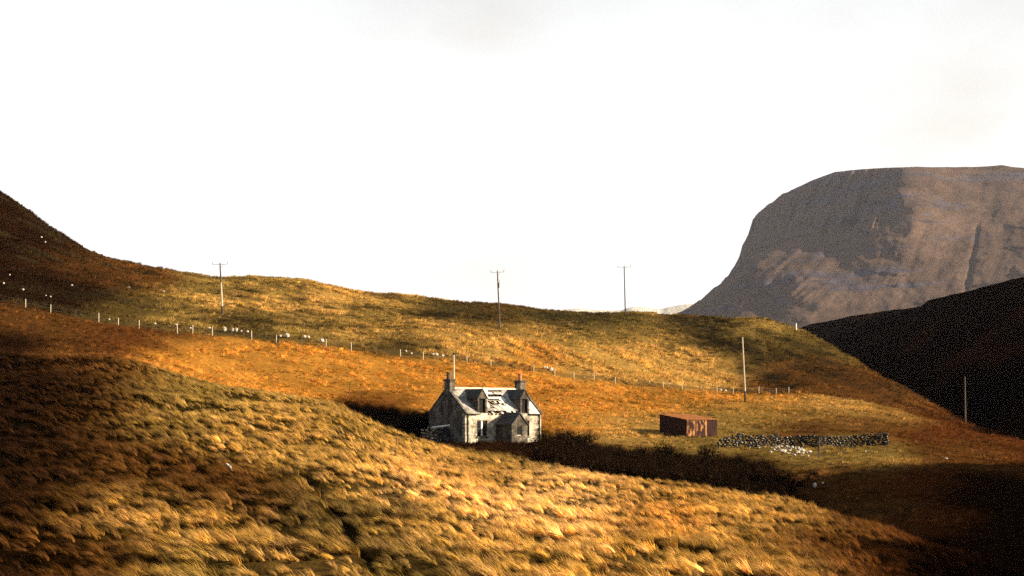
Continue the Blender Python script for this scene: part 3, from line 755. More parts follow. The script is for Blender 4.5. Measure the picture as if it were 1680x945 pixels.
for back in (False, True):
    m = MB(); m2 = MB(); NC = 17; sw = 0.34
    for c in range(NC):
        v0 = c / NC; v1 = min(1.0, (c + 1.35) / NC)
        off = (c % 2) * sw / 2
        s = -0.02 - off
        while s < L + 0.02:
            a = max(s, -0.02); b = min(s + sw - 0.012, L + 0.02); s += sw
            if b - a < 0.05: continue
            mid = (a + b) / 2
            if not back and (in_dormer(mid, v0 + 0.02) or holed(mid, (v0 + 0.5 / NC))): continue
            j = random.uniform(-0.006, 0.010)
            pale = (not back) and mid + 1.2 * v0 + random.uniform(-0.5, 0.5) > 4.4 and (mid < 7.2 or mid > 9.0) and random.random() < 0.9
            roof_slab(m2 if pale else m, a, b, v0 + random.uniform(-0.006, 0.006), v1, 0.055 + j, 0.068 + j, back, 0.016)
    tag(m.build('slates', 'slate', COTT), kind='stuff')
    if m2.v: tag(m2.build('slates', 'pale_slate', COTT), 'pale bleached slates around the holes', kind='stuff')
for i in range(16):
    v = 0.03 + i * 0.062
    for a, b in (((0.3, 1.85), (2.95, 8.0), (9.1, 10.7)) if v < 0.75 else ((0.3, 10.7),)):
        if (0.64 < v < 0.78 or 0.38 < v < 0.52 or v < 0.1) and a in (2.95, 0.3) and b > 7: continue      # rotted away over the holes
        m = MB(); roof_slab(m, a, b, v, v + 0.011, 0.012, 0.045); m.build('batten', 'old_timber', COTT)
for i in range(19):
    s = 0.6 + i * 0.54
    if in_dormer(s, 0.1): continue
    m = MB(); roof_slab(m, s, s + 0.06, 0.0, 0.985, -0.12, 0.010); m.build('rafter', 'dark_timber', COTT)
# a slipped timber across the hole
m = MB(); a = roofpt(4.5, 0.52, 0.10); b = roofpt(5.8, 0.20, 0.12); m.tube(a, b, 0.045, n=4); m.build('fallen_batten', 'old_timber', COTT)
m = MB(); a = roofpt(4.3, 0.40, 0.10); b = roofpt(4.9, 0.12, 0.12); m.tube(a, b, 0.045, n=4); m.build('fallen_batten', 'old_timber', COTT)
m = MB(); m.prism([(YM - 0.22, HR - 0.10), (YM, HR + 0.14), (YM + 0.22, HR - 0.10), (YM, HR + 0.02)], 'x', 0.75, L - 0.75); m.build('ridge_cap', 'ridge_tile', COTT)
for sa, sb in ((-0.06, 0.24), (L - 0.24, L + 0.06)):
    for back in (False, True):
        m = MB(); roof_slab(m, sa, sb, -0.02, 1.0, 0.085, 0.17, back); m.build('skew_stone', 'gable_stone', COTT)
for ga, gb in ((0.2, 1.7), (9.25, L - 0.1)):
    m = MB(); m.tube((ga, -0.24, HE - 0.12), (gb, -0.24, HE - 0.14), 0.06, n=6); m.build('gutter', 'iron', COTT)
m = MB(); m.tube((0.32, -0.09, HE - 0.2), (0.36, -0.09, -0.2), 0.055, n=6); m.build('downpipe', 'iron', COTT)
m = MB(); m.tube((L - 0.25, -0.09, HE - 0.2), (L - 0.25, -0.09, -0.2), 0.055, n=6); m.build('downpipe', 'iron', COTT)

def chimney(xa, xb, pot_dy, potmat, lab):
    m = MB(); m.box(xa, xb, YM - 0.52, YM + 0.52, HR - 0.75, HR + 0.92)
    c = m.build('chimney', 'gable_stone', COTT)
    m = MB(); m.box(xa - 0.09, xb + 0.09, YM - 0.62, YM + 0.62, HR + 0.82, HR + 1.02); m.build('chimney_cap', 'dark_slate', c)
    m = MB(); cx = (xa + xb) / 2; y = YM + pot_dy
    m.tube((cx, y, HR + 1.02), (cx, y, HR + 1.70), 0.23, 0.19, 12); m.tube((cx, y, HR + 1.64), (cx, y, HR + 1.80), 0.25, 0.25, 12)
    p = m.build('chimney_pot', potmat, c, smooth=False); p['label'] = lab
chimney(0.02, 0.72, 0.18, 'sooty_clay', 'soot blackened chimney pot')
chimney(L - 0.72, L - 0.02, 0.0, 'terracotta', 'orange clay chimney pot')

# wall-head dormers
for (a, b), w in zip(DORM, DW):
    cx = (a + b) / 2; ze, zp = 5.02, 5.92
    m = MB(); t = 0.22
    poly = [(a, HE - 0.02), (w[0], HE - 0.02), (w[0], w[3]), (w[1], w[3]), (w[1], HE - 0.02), (b, HE - 0.02), (b, ze), (cx, zp), (a, ze)]
    for q in ([(a, HE - 0.02), (w[0], HE - 0.02), (w[0], ze), (a, ze)], [(w[1], HE - 0.02), (b, HE - 0.02), (b, ze), (w[1], ze)], [(w[0], w[3]), (w[1], w[3]), (w[1], ze), (w[0], ze)], [(a, ze), (b, ze), (cx, zp)]):
        m.prism(q, 'y', -0.06, t)
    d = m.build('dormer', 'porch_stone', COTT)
    for xa, xb in ((a, a + 0.14), (b - 0.14, b)):
        yl = lambda z: -0.16 + (YM + 0.16) * (z - HE + 0.13) / (HR - HE + 0.13)
        m = MB(); m.prism([(t, HE), (yl(HE) + 0.3, HE), (yl(ze), ze), (t, ze)], 'x', xa, xb); m.build('cheek', 'gable_stone', d)
    yb = -0.16 + (YM + 0.16) * (zp - HE + 0.13) / (HR - HE + 0.13)
    ye = -0.16 + (YM + 0.16) * (ze - HE + 0.13) / (HR - HE + 0.13)
    for sg, xe in ((-1, a - 0.10), (1, b + 0.10)):
        zz0 = ze - 0.10 * (zp - ze) / ((b - a) / 2)
        m = MB(); m.hexa([(xe, -0.14, zz0), (cx, -0.14, zp), (cx, yb + 0.05, zp), (xe, ye, zz0), (xe, -0.14, zz0 + 0.09), (cx, -0.14, zp + 0.10), (cx, yb + 0.05, zp + 0.10), (xe, ye, zz0 + 0.09)])
        m.build('dormer_roof', 'dark_slate', d)
    m = MB()
    for q in ((w[0], w[0] + 0.04, w[2], w[3]), (w[1] - 0.04, w[1], w[2], w[3]), (w[0] + 0.04, w[1] - 0.04, w[3] - 0.04, w[3]), (w[0] + 0.04, w[1] - 0.04, w[2], w[2] + 0.04)):
        m.box(q[0], q[1], 0.06, 0.12, q[2], q[3])
    m.build('window_frame', 'dark_timber', d)
    m = MB(); m.box(w[0], w[1], 0.17, 0.20, w[2], w[3]); m.build('interior_dark', 'interior_black', d)  # added near-black sheet painting the dark inside the open window
    if a < 3:
        m = MB(); m.tube((cx, 0.0, zp + 0.05), (cx + 0.03, 0.0, zp + 0.62), 0.045, 0.02, 6); m.tube((cx - 0.14, 0, zp + 0.30), (cx + 0.16, 0, zp + 0.34), 0.025, n=5)
        m.build('finial', 'iron', d)

def window(o):
    m = MB(); a, b, c, d = o; f = 0.09; cx = (a + b) / 2
    for q in ((a, a + f, c, d), (b - f, b, c, d), (a + f, b - f, d - f, d), (a + f, b - f, c, c + f)):
        m.box(q[0], q[1], 0.10, 0.20, q[2], q[3])
    w = m.build('window', 'dark_timber', COTT)
    m = MB(); m.box(cx - 0.10, cx + 0.10, 0.07, 0.20, c + f, d - f); m.build('mullion', 'white_paint', w)
    for xa, xb in ((a + f, cx - 0.10), (cx + 0.10, b - f)):
        m = MB(); m.box(xa, xb, 0.145, 0.155, c + f, d - f); m.build('pane', 'glass_dark', w)
        m = MB(); m.box(xa, xb, 0.125, 0.143, (c + d) / 2 - 0.02, (c + d) / 2 + 0.02); m.build('glazing_bar', 'dark_timber', w)
    m = MB(); m.box(a - 0.12, b + 0.12, -0.10, 0.10, c - 0.14, c - 0.002); m.build('sill', 'gable_stone', w)
window(WIN1); window(WIN2)

# porch
PA, PB, PD, PE, PR = 4.37, 6.63, 2.75, 2.12, 3.25
PC = (PA + PB) / 2
m = MB()
pw = (5.12, 5.88, 0.85, 1.95)
for q in ([(PA, -0.6), (pw[0], -0.6), (pw[0], PE), (PA, PE)], [(pw[1], -0.6), (PB, -0.6), (PB, PE), (pw[1], PE)], [(pw[0], -0.6), (pw[1], -0.6), (pw[1], pw[2]), (pw[0], pw[2])], [(pw[0], pw[3]), (pw[1], pw[3]), (pw[1], PE), (pw[0], PE)], [(PA, PE), (PB, PE), (PC, PR - 0.04)]):
    m.prism(q, 'y', -PD, -PD + 0.4)
m.prism([(-PD + 0.4, -0.6), (-1.05, -0.6), (-1.05, PE), (-PD + 0.4, PE)], 'x', PA, PA + 0.4)
m.prism([(-1.05, 1.95), (-0.2, 1.95), (-0.2, PE), (-1.05, PE)], 'x', PA, PA + 0.4)
m.prism([(-0.2, -0.6), (0, -0.6), (0, PE), (-0.2, PE)], 'x', PA, PA + 0.4)
m.prism([(-PD + 0.4, -0.6), (0, -0.6), (0, PE), (-PD + 0.4, PE)], 'x', PB - 0.4, PB)
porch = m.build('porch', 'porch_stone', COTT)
for xe in (PA - 0.14, PB + 0.14):
    ze = PE - 0.14 * (PR - PE) / (PC - PA)
    m = MB(); m.hexa([(xe, -PD - 0.12, ze), (PC, -PD - 0.12, PR), (PC, -0.005, PR), (xe, -0.005, ze), (xe, -PD - 0.12, ze + 0.1), (PC, -PD - 0.12, PR + 0.11), (PC, -0.005, PR + 0.11), (xe, -0.005, ze + 0.1)])
    m.build('porch_roof', 'dark_slate', porch)
m = MB()
for q in ((pw[0], pw[0] + 0.07, pw[2], pw[3]), (pw[1] - 0.07, pw[1], pw[2], pw[3]), (pw[0] + 0.07, pw[1] - 0.07, pw[3] - 0.07, pw[3]), (pw[0] + 0.07, pw[1] - 0.07, pw[2], pw[2] + 0.07)):
    m.box(q[0], q[1], -PD + 0.12, -PD + 0.2, q[2], q[3])
pwf = m.build('window_frame', 'old_timber', porch)
m = MB(); m.box(pw[0] + 0.07, pw[1] - 0.07, -PD + 0.155, -PD + 0.165, pw[2] + 0.07, pw[3] - 0.07); m.build('pane', 'glass_dark', porch)
m = MB(); m.box(PA + 0.15, PA + 0.20, -1.04, -0.21, -0.4, 1.94); m.build('door', 'dark_timber', porch)

# ------------------------------------------------------------------ stones
def stone_meshes(prefix, mat, n, seed):
    out = []
    rg = random.Random(seed)
    for i in range(n):
        bm = bmesh.new(); bmesh.ops.create_icosphere(bm, subdivisions=1, radius=0.5)
        for v in bm.verts:
            v.co *= rg.uniform(0.78, 1.12)
            for q in range(3): v.co[q] = max(-0.42, min(0.42, v.co[q]))
        me = bpy.data.meshes.new(prefix); bm.to_mesh(me); bm.free(); me.materials.append(MAT[mat]); out.append(me)
    return out
ST_PALE = stone_meshes('stone', 'pale_rock', 6, 5)
ST_LICH = stone_meshes('stone', 'lichen_rock', 6, 6)

def rock(me, loc, size, rz=0.0, parent=None, name='stone', tilt=0.0):
    o = bpy.data.objects.new(name, me); COL.objects.link(o)
    if parent: o.parent = parent
    o.location = loc; o.scale = size; o.rotation_euler = (tilt, tilt * 0.6, rz)
    return o

def at_px(px, py, y0=50.0):
    return hit(px, py, y0)

# tumbled stones of the old dyke behind the fence
dyke = empty('ruined_stone_dyke', (0, 0, 0))
DST = [(132, 518, 5, 6), (179, 524, 5, 4), (254, 531, 6, 4), (289, 533, 7, 6), (312, 538, 6, 4), (343, 538, 7, 4), (369, 540, 7, 11), (381, 541, 6, 8), (388, 541, 6, 9), (396, 543, 4, 5), (406, 544, 5, 5), (460, 551, 7, 5), (471, 550, 9, 10), (500, 552, 6, 6), (506, 553, 6, 6), (528, 558, 9, 9),
       (666, 576, 5, 5), (675, 580, 5, 5), (709, 581, 9, 4), (716, 582, 8, 8), (726, 585, 8, 8), (893, 602, 5, 5), (897, 603, 5, 6), (904, 606, 9, 9), (1065, 622, 4, 3), (1098, 630, 4, 3), (1182, 640, 6, 5), (1190, 641, 6, 5)]
fy_ = KN[5][0]
dpts = []
for px, py, w, h in DST:
    Y = float(fy_(np.array([px]))[0]) + 2.4
    x = (px - 840) / F * Y; s = Y / F
    z = (HZ - py) / F * Y
    g = gz(x, Y)
    dpts.append((x, Y, min(max(z, g - 0.1), g + 0.45), w * s, h * s))
for k, (x, Y, z, w, h) in enumerate(dpts):
    rock(ST_PALE[k % 6], (x, Y, z), (w * 1.0, w * 0.9, h * 1.0), k * 1.3, dyke)
tag(dyke, 'pale tumbled boulders of an old dyke strung along the bank behind the fence', 'stone dyke')

# drystone wall and its fallen heap at the right
sw_ = empty('drystone_wall', (0, 0, 0))
tag(sw_, 'dark lichen-spotted drystone wall on the right, beyond the rusty shed', 'stone wall')
WALLP = [(1178, 735, 722), (1215, 734, 713), (1260, 734, 711), (1300, 735, 710), (1345, 736, 711), (1400, 734, 711), (1455, 731, 713)]
wp = []
for px, pb, pt in WALLP:
    x, Y, z = at_px(px, pb, 172); wp.append((px, x, Y, z, (pb - pt) / F * Y))
wp = np.array(wp)
npx = np.linspace(1178, 1455, 50)
cnt = 0
rg = random.Random(12)
for row in range(7):
    for px in npx:
        if cnt >= 298: break
        p_ = px + rg.uniform(-2, 2) + (row % 2) * 2.7
        x = np.interp(p_, wp[:, 0], wp[:, 1]); Y = np.interp(p_, wp[:, 0], wp[:, 2]); h = np.interp(p_, wp[:, 0], wp[:, 4])
        h = h * (1 + 0.05 * math.sin(p_ * 0.11) + 0.08 * math.sin(p_ * 0.043 + 1)) + rg.uniform(-0.08, 0.12)
        zt = row * 0.235
        if zt > h - 0.1: continue
        g = gz(x, Y)
        rock(ST_LICH[rg.randrange(6)], (x, Y + rg.uniform(-0.12, 0.12) + row * 0.03, g + zt + 0.08), (rg.uniform(0.30, 0.75), rg.uniform(0.45, 0.6), rg.uniform(0.22, 0.44)), rg.uniform(-0.5, 0.5), sw_, 'stone', rg.uniform(-0.4, 0.4)); cnt += 1
heap = empty('stone_heap', (0, 0, 0))
tag(heap, 'heap of bright fallen stones in front of the drystone wall', 'stone heap')
for k in range(60):
    px = 1300 + rg.gauss(0, 19); py = 738 + rg.gauss(0, 3.5) + (px - 1300) * 0.10
    x, Y, z = at_px(px, min(py + 4, 752), 150)
    s = rg.uniform(0.20, 0.50)
    rock(ST_PALE[rg.randrange(6)], (x, Y, z + s * 0.25 + max(0, (1 - abs(px - 1298) / 30)) * rg.uniform(0, 0.5)), (s * rg.uniform(1, 1.5), s, s * rg.uniform(0.6, 1)), rg.uniform(0, 3), heap)

def boulder(px, py, w, h, label, y0=50, mat=0, group=None):
    x, Y, z = at_px(px, py, y0); s = Y / F
    o = rock(ST_PALE[mat % 6], (x, Y, z + h * s * 0.30), (w * s * 1.2, w * s, h * s * 1.2), px * 0.7, None, 'boulder')
    return tag(o, label, 'rock', group)
boulder(1337, 801, 6, 11, 'upright white slab of stone in the dark grass below the stone heap', 130, 1)
boulder(1350, 794, 4, 4, 'small pale rock right beside the upright white slab', 130, 2)
boulder(677, 759, 9, 4, 'flat pale rock lying on the near slope below the cottage', 60, 3)
boulder(453, 883, 8, 4, 'small pale rock low in the near tussocks, lower centre left', 50, 4)
boulder(1420, 742, 5, 4, 'pale rock at the right foot of the drystone wall', 165, 5)
boulder(1552, 753, 5, 3, 'lone pale rock in the dim field far right', 140, 0)
boulder(376, 520, 5, 3, 'small pale rock just right of the foot of the leftmost pole', 240, 1)
for k, (px, py, w, h, lab) in enumerate([
        (38, 478, 5, 4, 'pale rock just above the leftmost fence post on the left hillside'),
        (75, 487, 3, 3, 'tiny pale rock above and left of the second fence post'),
        (118, 469, 4, 3, 'pale rock on the left hillside, left one of a level pair above the fence'),
        (151, 470, 4, 2, 'flat pale rock on the left hillside, right one of a level pair above the fence'),
        (211, 473, 6, 4, 'larger pale rock halfway between left hill and the leftmost pole'),
        (268, 479, 6, 3, 'flat pale rock a little left of the leftmost pole'),
        (334, 485, 4, 3, 'small pale rock close beside the leftmost pole shaft, on its left'),
        (68, 390, 3, 3, 'tiny pale rock highest up under the left hill skyline'),
        (74, 398, 4, 3, 'pale rock just below the highest rock under the left hill skyline'),
        (83, 489, 3, 3, 'tiny pale rock directly above the second fence post'),
        (16, 452, 3, 3, 'upper of two pale rocks at the left picture edge'),
        (6, 466, 4, 4, 'lower of two pale rocks at the left picture edge')]):
    boulder(px, py, w, h, lab, 240, k, 'rocks on the left hillside')
m = MB(); x, Y, z = at_px(375, 778, 55); m.tube((-0.22, 0.1, 0.16), (0.05, 0.0, 0.12), 0.05, 0.06, 6); m.tube((0.05, 0.0, 0.12), (0.24, -0.15, -0.02), 0.06, 0.03, 6)
tag(m.build('driftwood', 'white_paint', None, (x, Y, z + 0.28), (0, R(25), 0)), 'bleached broken stick lying in the tussocks of the near left slope', 'stick')

# ------------------------------------------------------------------ low ruin by the gable
ruin = empty('ruined_outhouse', (0, 0, 0))
tag(ruin, 'ruined low outhouse wall with pale coping against the dark cottage gable', 'ruin')
def hpt(lx, ly, z=0.0):
    return (HX + lx * HC - ly * HS, HY + lx * HS + ly * HC, HZ0 + z)
m = MB()
q0 = hpt(-1.0, 0.5); q1 = hpt(-3.6, 2.2)
rp = [hpt(-0.9, 1.6), hpt(-3.4, 3.4)]
d_ = Vector(rp[1]) - Vector(rp[0]); nrm = Vector((-d_.y, d_.x, 0)).normalized() * 0.22
for i in range(11):
    for j in range(5):
        t = (i + 0.5) / 11 + rg.uniform(-0.02, 0.02); hgt = 1.9 - 0.35 * t
        if j * 0.36 > hgt - 0.2: continue
        p = Vector(rp[0]) + d_ * t
        rock(ST_LICH[rg.randrange(6)], (p.x, p.y, gz(p.x, p.y) + 0.1 + j * 0.36 + rg.uniform(-0.12, 0.12)), (rg.uniform(0.35, 0.7), 0.55, rg.uniform(0.34, 0.55)), rg.uniform(0, 3), ruin, 'stone', rg.uniform(-0.4, 0.4))
m = MB(); a = Vector(rp[0]) + Vector((0, 0, 1.98)); b = Vector(rp[0]) + d_ * 0.78 + Vector((0, 0, 1.68)); m.tube(a, b, 0.10, 0.09, 5); m.build('coping', 'white_paint', ruin)
for k, (px, py) in enumerate([(720, 722), (732, 724), (738, 727), (748, 722), (752, 727), (692, 712), (684, 706)]):
    x, Y, z = at_px(px, py, 168); s = rg.uniform(0.25, 0.45)
    rock(ST_LICH[k % 6], (x, Y, z + 0.1), (s, s, s), k, ruin)

# ------------------------------------------------------------------ shed
def shed():
    x0, Y0, z0 = at_px(1126, 718, 196)
    s = Y0 / F
    wid, dep, hf, hb = 4.6, 5.2, 2.10, 2.74
    rz = R(-18)
    root = empty('rusty_shed', (x0, Y0, z0 + 0.0), rz * -1 * -1)
    root.rotation_euler = (0, 0, R(32))
    tag(root, 'low rusty corrugated iron shed standing alone in the field', 'shed')
    # front faces local -y from x 0..wid; depth to +y
    def corr(m, p, q, z0a, z1a, z0b, z1b, n):
        p = Vector(p); q = Vector(q); d = q - p; nn = Vector((d.y, -d.x, 0)).normalized()
        vs_ = []; 
        for i in range(n + 1):
            t = i / n; o = nn * (0.028 if i % 2 else 0.0)
            c = p + d * t + o
            vs_ += [(c.x, c.y, z0a + (z0b - z0a) * t), (c.x, c.y, z1a + (z1b - z1a) * t)]
        fs = [(2 * i, 2 * i + 2, 2 * i + 3, 2 * i + 1) for i in range(n)]
        k = len(vs_); inn = [(v[0] - nn.x * 0.05, v[1] - nn.y * 0.05, v[2]) for v in vs_]
        fs += [(k + 2 * i + 1, k + 2 * i + 3, k + 2 * i + 2, k + 2 * i) for i in range(n)]
        m.add(vs_ + inn, fs)
        m.add([vs_[0], vs_[1], inn[1], inn[0]], [(0, 1, 2, 3)]); m.add([vs_[-2], vs_[-1], inn[-1], inn[-2]], [(3, 2, 1, 0)])
    ns = 6
    mats = ['rust_patch', 'rust_patch', 'rust_patch', 'rust_patch', 'rust_dark', 'rust_dark']
    for i in range(ns):
        a = wid * i / ns + 0.006; b = wid * (i + 1) / ns - 0.006
        m = MB(); corr(m, (a, 0, 0), (b, 0, 0), 0.12, hf, 0.12, hf, 10); m.build('front_sheet', mats[i], root)
    for i in range(5):
        a = dep * i / 5 + 0.006; b = dep * (i + 1) / 5 - 0.006
        ha = hf + (hb - hf) * a / dep; hb_ = hf + (hb - hf) * b / dep
        m = MB(); corr(m, (0, b, 0), (0, a, 0), 0.05, hb_, 0.05, ha, 10); m.build('side_sheet', 'rust_dark', root)
        m = MB(); corr(m, (wid, a, 0), (wid, b, 0), 0.05, ha, 0.05, hb_, 10); m.build('side_sheet', 'rust_dark', root)
    m = MB(); m.box(0, wid, dep - 0.05, dep, 0.05, hb - 0.01); m.build('back_sheet', 'rust_dark', root)
    for i in range(6):
        a = -0.08 + (wid + 0.16) * i / 6; b = -0.08 + (wid + 0.16) * (i + 1) / 6 - 0.01
        dz = random.uniform(0, 0.02)
        m = MB(); n = 8; vs_ = []
        for j in range(n + 1):
            xx = a + (b - a) * j / n; lift = (0.02 if j % 2 else 0) + dz
            for yy, zz_ in ((-0.12, hf - 0.008), (dep + 0.1, hb + 0.006)):
                vs_.append((xx, yy, zz_ + 0.03 + lift))
        k = len(vs_); vs_ += [(v[0], v[1], v[2] - 0.03) for v in vs_]
        fs = [(2 * j, 2 * j + 2, 2 * j + 3, 2 * j + 1) for j in range(n)] + [(k + 2 * j + 1, k + 2 * j + 3, k + 2 * j + 2, k + 2 * j) for j in range(n)]
        fs += [(0, k, k + 2, 2)] + [(2 * j, k + 2 * j, k + 2 * j + 2, 2 * j + 2) for j in range(1, n)] + [(2 * j + 1, 2 * j + 3, k + 2 * j + 3, k + 2 * j + 1) for j in range(n)]
        m.add(vs_, fs); m.build('roof_sheet', 'rust_roof', root)
    for xx in (0.1, wid / 2, wid - 0.1):
        for yy in (0.1, dep - 0.2):
            m = MB(); m.box(xx - 0.09, xx + 0.09, yy - 0.09, yy + 0.09, -0.7, 0.05); m.build('footing', 'gable_stone', root)
shed()

# ------------------------------------------------------------------ poles
def pole(px, pb, pt, lean_px, label, arm=True, extra=False, y0=50, Y=None, r=0.145, armw=2.3, butt=0.16, mat='pole_wood', upper=None):
    if Y is None:
        x, Y, z = at_px(px, pb, y0)
    else:
        x = (px - 840) / F * Y; z = gz(x, Y)
    zt = (HZ - pt) / F * Y; xt = (px + lean_px - 840) / F * Y
    root = empty('utility_pole', (x, Y, z)); H = zt - z
    t = Vector((xt - x, 0, H))
    m = MB(); m.tube((0, 0, -0.6), t * butt, r * 1.12, r * 1.05, 10); m.build('pole_butt', 'pole_butt', root)
    if upper:
        m = MB(); m.tube(t * butt, t * 0.62, r, r * 0.86, 10); m.build('shaft', mat, root)
        m = MB(); m.tube(t * 0.62, t, r * 0.86, r * 0.72, 10); m.build('upper_shaft', upper, root)
    else:
        m = MB(); m.tube(t * butt, t, r, r * 0.72, 10); m.build('shaft', mat, root)
    if arm:
        a = t - Vector((0, 0, 0.18)); wv = Vector((armw / 2, 0.25, 0.07))
        m = MB(); d = wv.normalized(); m.tube(a - wv + Vector((0, -0.13, 0)), a + wv + Vector((0, -0.13, 0)), 0.055, n=4); c = m.build('crossarm', 'galvanised', root)
        for f in (-0.97, 0.0, 0.97):
            p = a + wv * f + Vector((0, -0.13, 0)); 
            m = MB(); m.tube(p, p + Vector((0, 0, 0.16)), 0.022, n=5); m.tube(p + Vector((0, 0, 0.14)), p + Vector((0, 0, 0.36)), 0.07, 0.05, 8); m.build('insulator', 'porcelain', c)
        m = MB(); m.tube(a + wv * 0.42 + Vector((0, -0.13, 0)), a + Vector((0.05, -0.05, -0.6)), 0.025, n=4); m.build('brace', 'galvanised', root)
    if extra:
        p = t - Vector((-0.34, 0.05, 2.0))
        m = MB(); m.tube(p, p - Vector((0, 0, 0.85)), 0.16, 0.16, 10); tr = m.build('transformer', 'galvanised', root)
        m = MB(); m.tube(p, p + Vector((0.05, 0, 0.55)), 0.05, 0.03, 6); m.build('bushing', 'porcelain', tr)
        m = MB(); m.box(-0.1, 0.1, -0.03, 0.03, 0, 1.0)
        m.build('sign_plate', 'dark_timber', root, (t.x * 0.27, -r - 0.04, H * 0.22))
    return tag(root, label, 'pole', 'utility poles')
pole(365, 516, 432, -4, 'utility pole with crossarm on the left hillside, pale lower shaft', y0=240, upper='grey_pole')
pole(820, 538, 445, -4, 'utility pole with crossarm and small transformer, above the right cottage chimney', extra=True, y0=262, butt=0.001, mat='grey_pole')
pole(1026, 515, 437, -2, 'utility pole with crossarm standing on the bare skyline, right of centre', y0=330, armw=2.9, butt=0.12, mat='grey_pole')
pole(1223, 660, 553, -5, 'leaning bare pole without crossarm in the orange field above the shed', arm=False, y0=200, butt=0.17)
p5 = pole(744.5, 660, 582, 0, 'pale service pole rising behind the left cottage chimney', arm=False, Y=211.0, butt=0.02)
zt5 = (HZ - 582) / F * 211.0 - p5.location.z
m = MB(); m.tube((0.02, 0, zt5 + 0.002), (0.05, 0, zt5 + 0.22), 0.15, 0.12, 8); m.tube((0.05, 0, zt5 + 0.12), (0.7, 0, zt5 + 0.16), 0.05, n=5); m.build('pole_cap', 'iron', p5)
pole(1584, 690, 618, -1, 'dim slender pole against the black hillside at far right', arm=False, Y=300.0, mat='grey_pole')

def stake(px, pb, pt, lean, label, mat='dark_timber', y0=50, r=0.05, name='stake'):
    x, Y, z = at_px(px, pb, y0); h = (pb - pt) / F * Y
    m = MB(); m.tube((0, 0, -0.4), (lean / F * Y, 0, h), r * 1.1, r * 0.85, 6)
    o = m.build(name, mat, None, (x, Y, z)); return tag(o, label, 'stake')
stake(648, 748, 706, 4, 'thin dark stake on the near slope left of the cottage', y0=60, r=0.035)
stake(572, 651, 632, 2, 'short thin stake in the orange field above the cottage shadow', y0=172, r=0.05)
stake(1344, 752, 718, 0, 'dark post standing in front of the drystone wall', y0=140, r=0.09)
stake(1384, 748, 738, 0, 'stubby dark stake right of the post by the drystone wall', y0=140, r=0.06)
stake(1306, 541, 531, 0, 'tiny white post on the rounded knoll skyline, right', 'white_paint', y0=300, r=0.16)
o = stake(503, 727, 715, 2, 'short broken dark stake leaning in the near olive slope', y0=60, r=0.045)
x, Y, z = at_px(884, 748, 150)
m = MB(); m.tube((-0.35, 0, 0.42), (0.4, -0.1, 0.08), 0.05, 0.05, 4); tag(m.build('plank', 'old_timber', None, (x, Y, z + 0.4)), 'fallen pale plank at the thicket edge beside the cottage', 'plank')

# ------------------------------------------------------------------ fence
fence = empty('wire_fence', (0, 0, 0))
tag(fence, 'post and wire fence climbing from right to left along the orange field', 'fence')
FP = [(-2, 495), (42, 502), (83, 509), (124, 518), (162, 526), (194, 531), (228, 536), (257, 543), (291, 547), (316, 549), (348, 550), (380, 553), (413, 557), (453, 558), (494, 563), (535, 568), (576, 573), (617, 580), (657, 585.5), (694, 589), (730, 592), (766, 595.5), (805, 600), (841, 605), (875.5, 609.5), (910, 614), (941.5, 619.6), (974.5, 624), (1009.5, 629.8), (1049, 633), (1088, 636), (1119, 639.4), (1148, 641), (1176, 643), (1203, 643.5), (1245, 645), (1273.5, 645), (1294, 644)]
faint = {494, 617, 730, 841, 1049, 1148, 380, 124, 257}
rg = random.Random(3); tops = []
for px, py in FP:
    Y = float(fy_(np.array([px]))[0]) - 0.3; x = (px - 840) / F * Y; z = gz(x, Y)
    h = 1.12 + rg.uniform(-0.08, 0.08)
    m = MB(); lx, ly = rg.uniform(-0.04, 0.04), rg.uniform(-0.04, 0.04)
    rr = 0.062 if px not in faint else 0.045
    m.tube((0, 0, -0.4), (lx, ly, h), rr, rr * 0.95, 6); m.build('post', 'post_wood' if px not in faint else 'dark_timber', fence, (x, Y, z)); tops.append(Vector((x, Y, z)))
for hh in (0.35, 0.65, 0.95):
    m = MB()
    for a, b in zip(tops[:-1], tops[1:]):
        m.tube(a + Vector((0, 0, hh)), b + Vector((0, 0, hh)), 0.006, n=3, cap=False)
    m.build('wire', 'galvanised', fence)

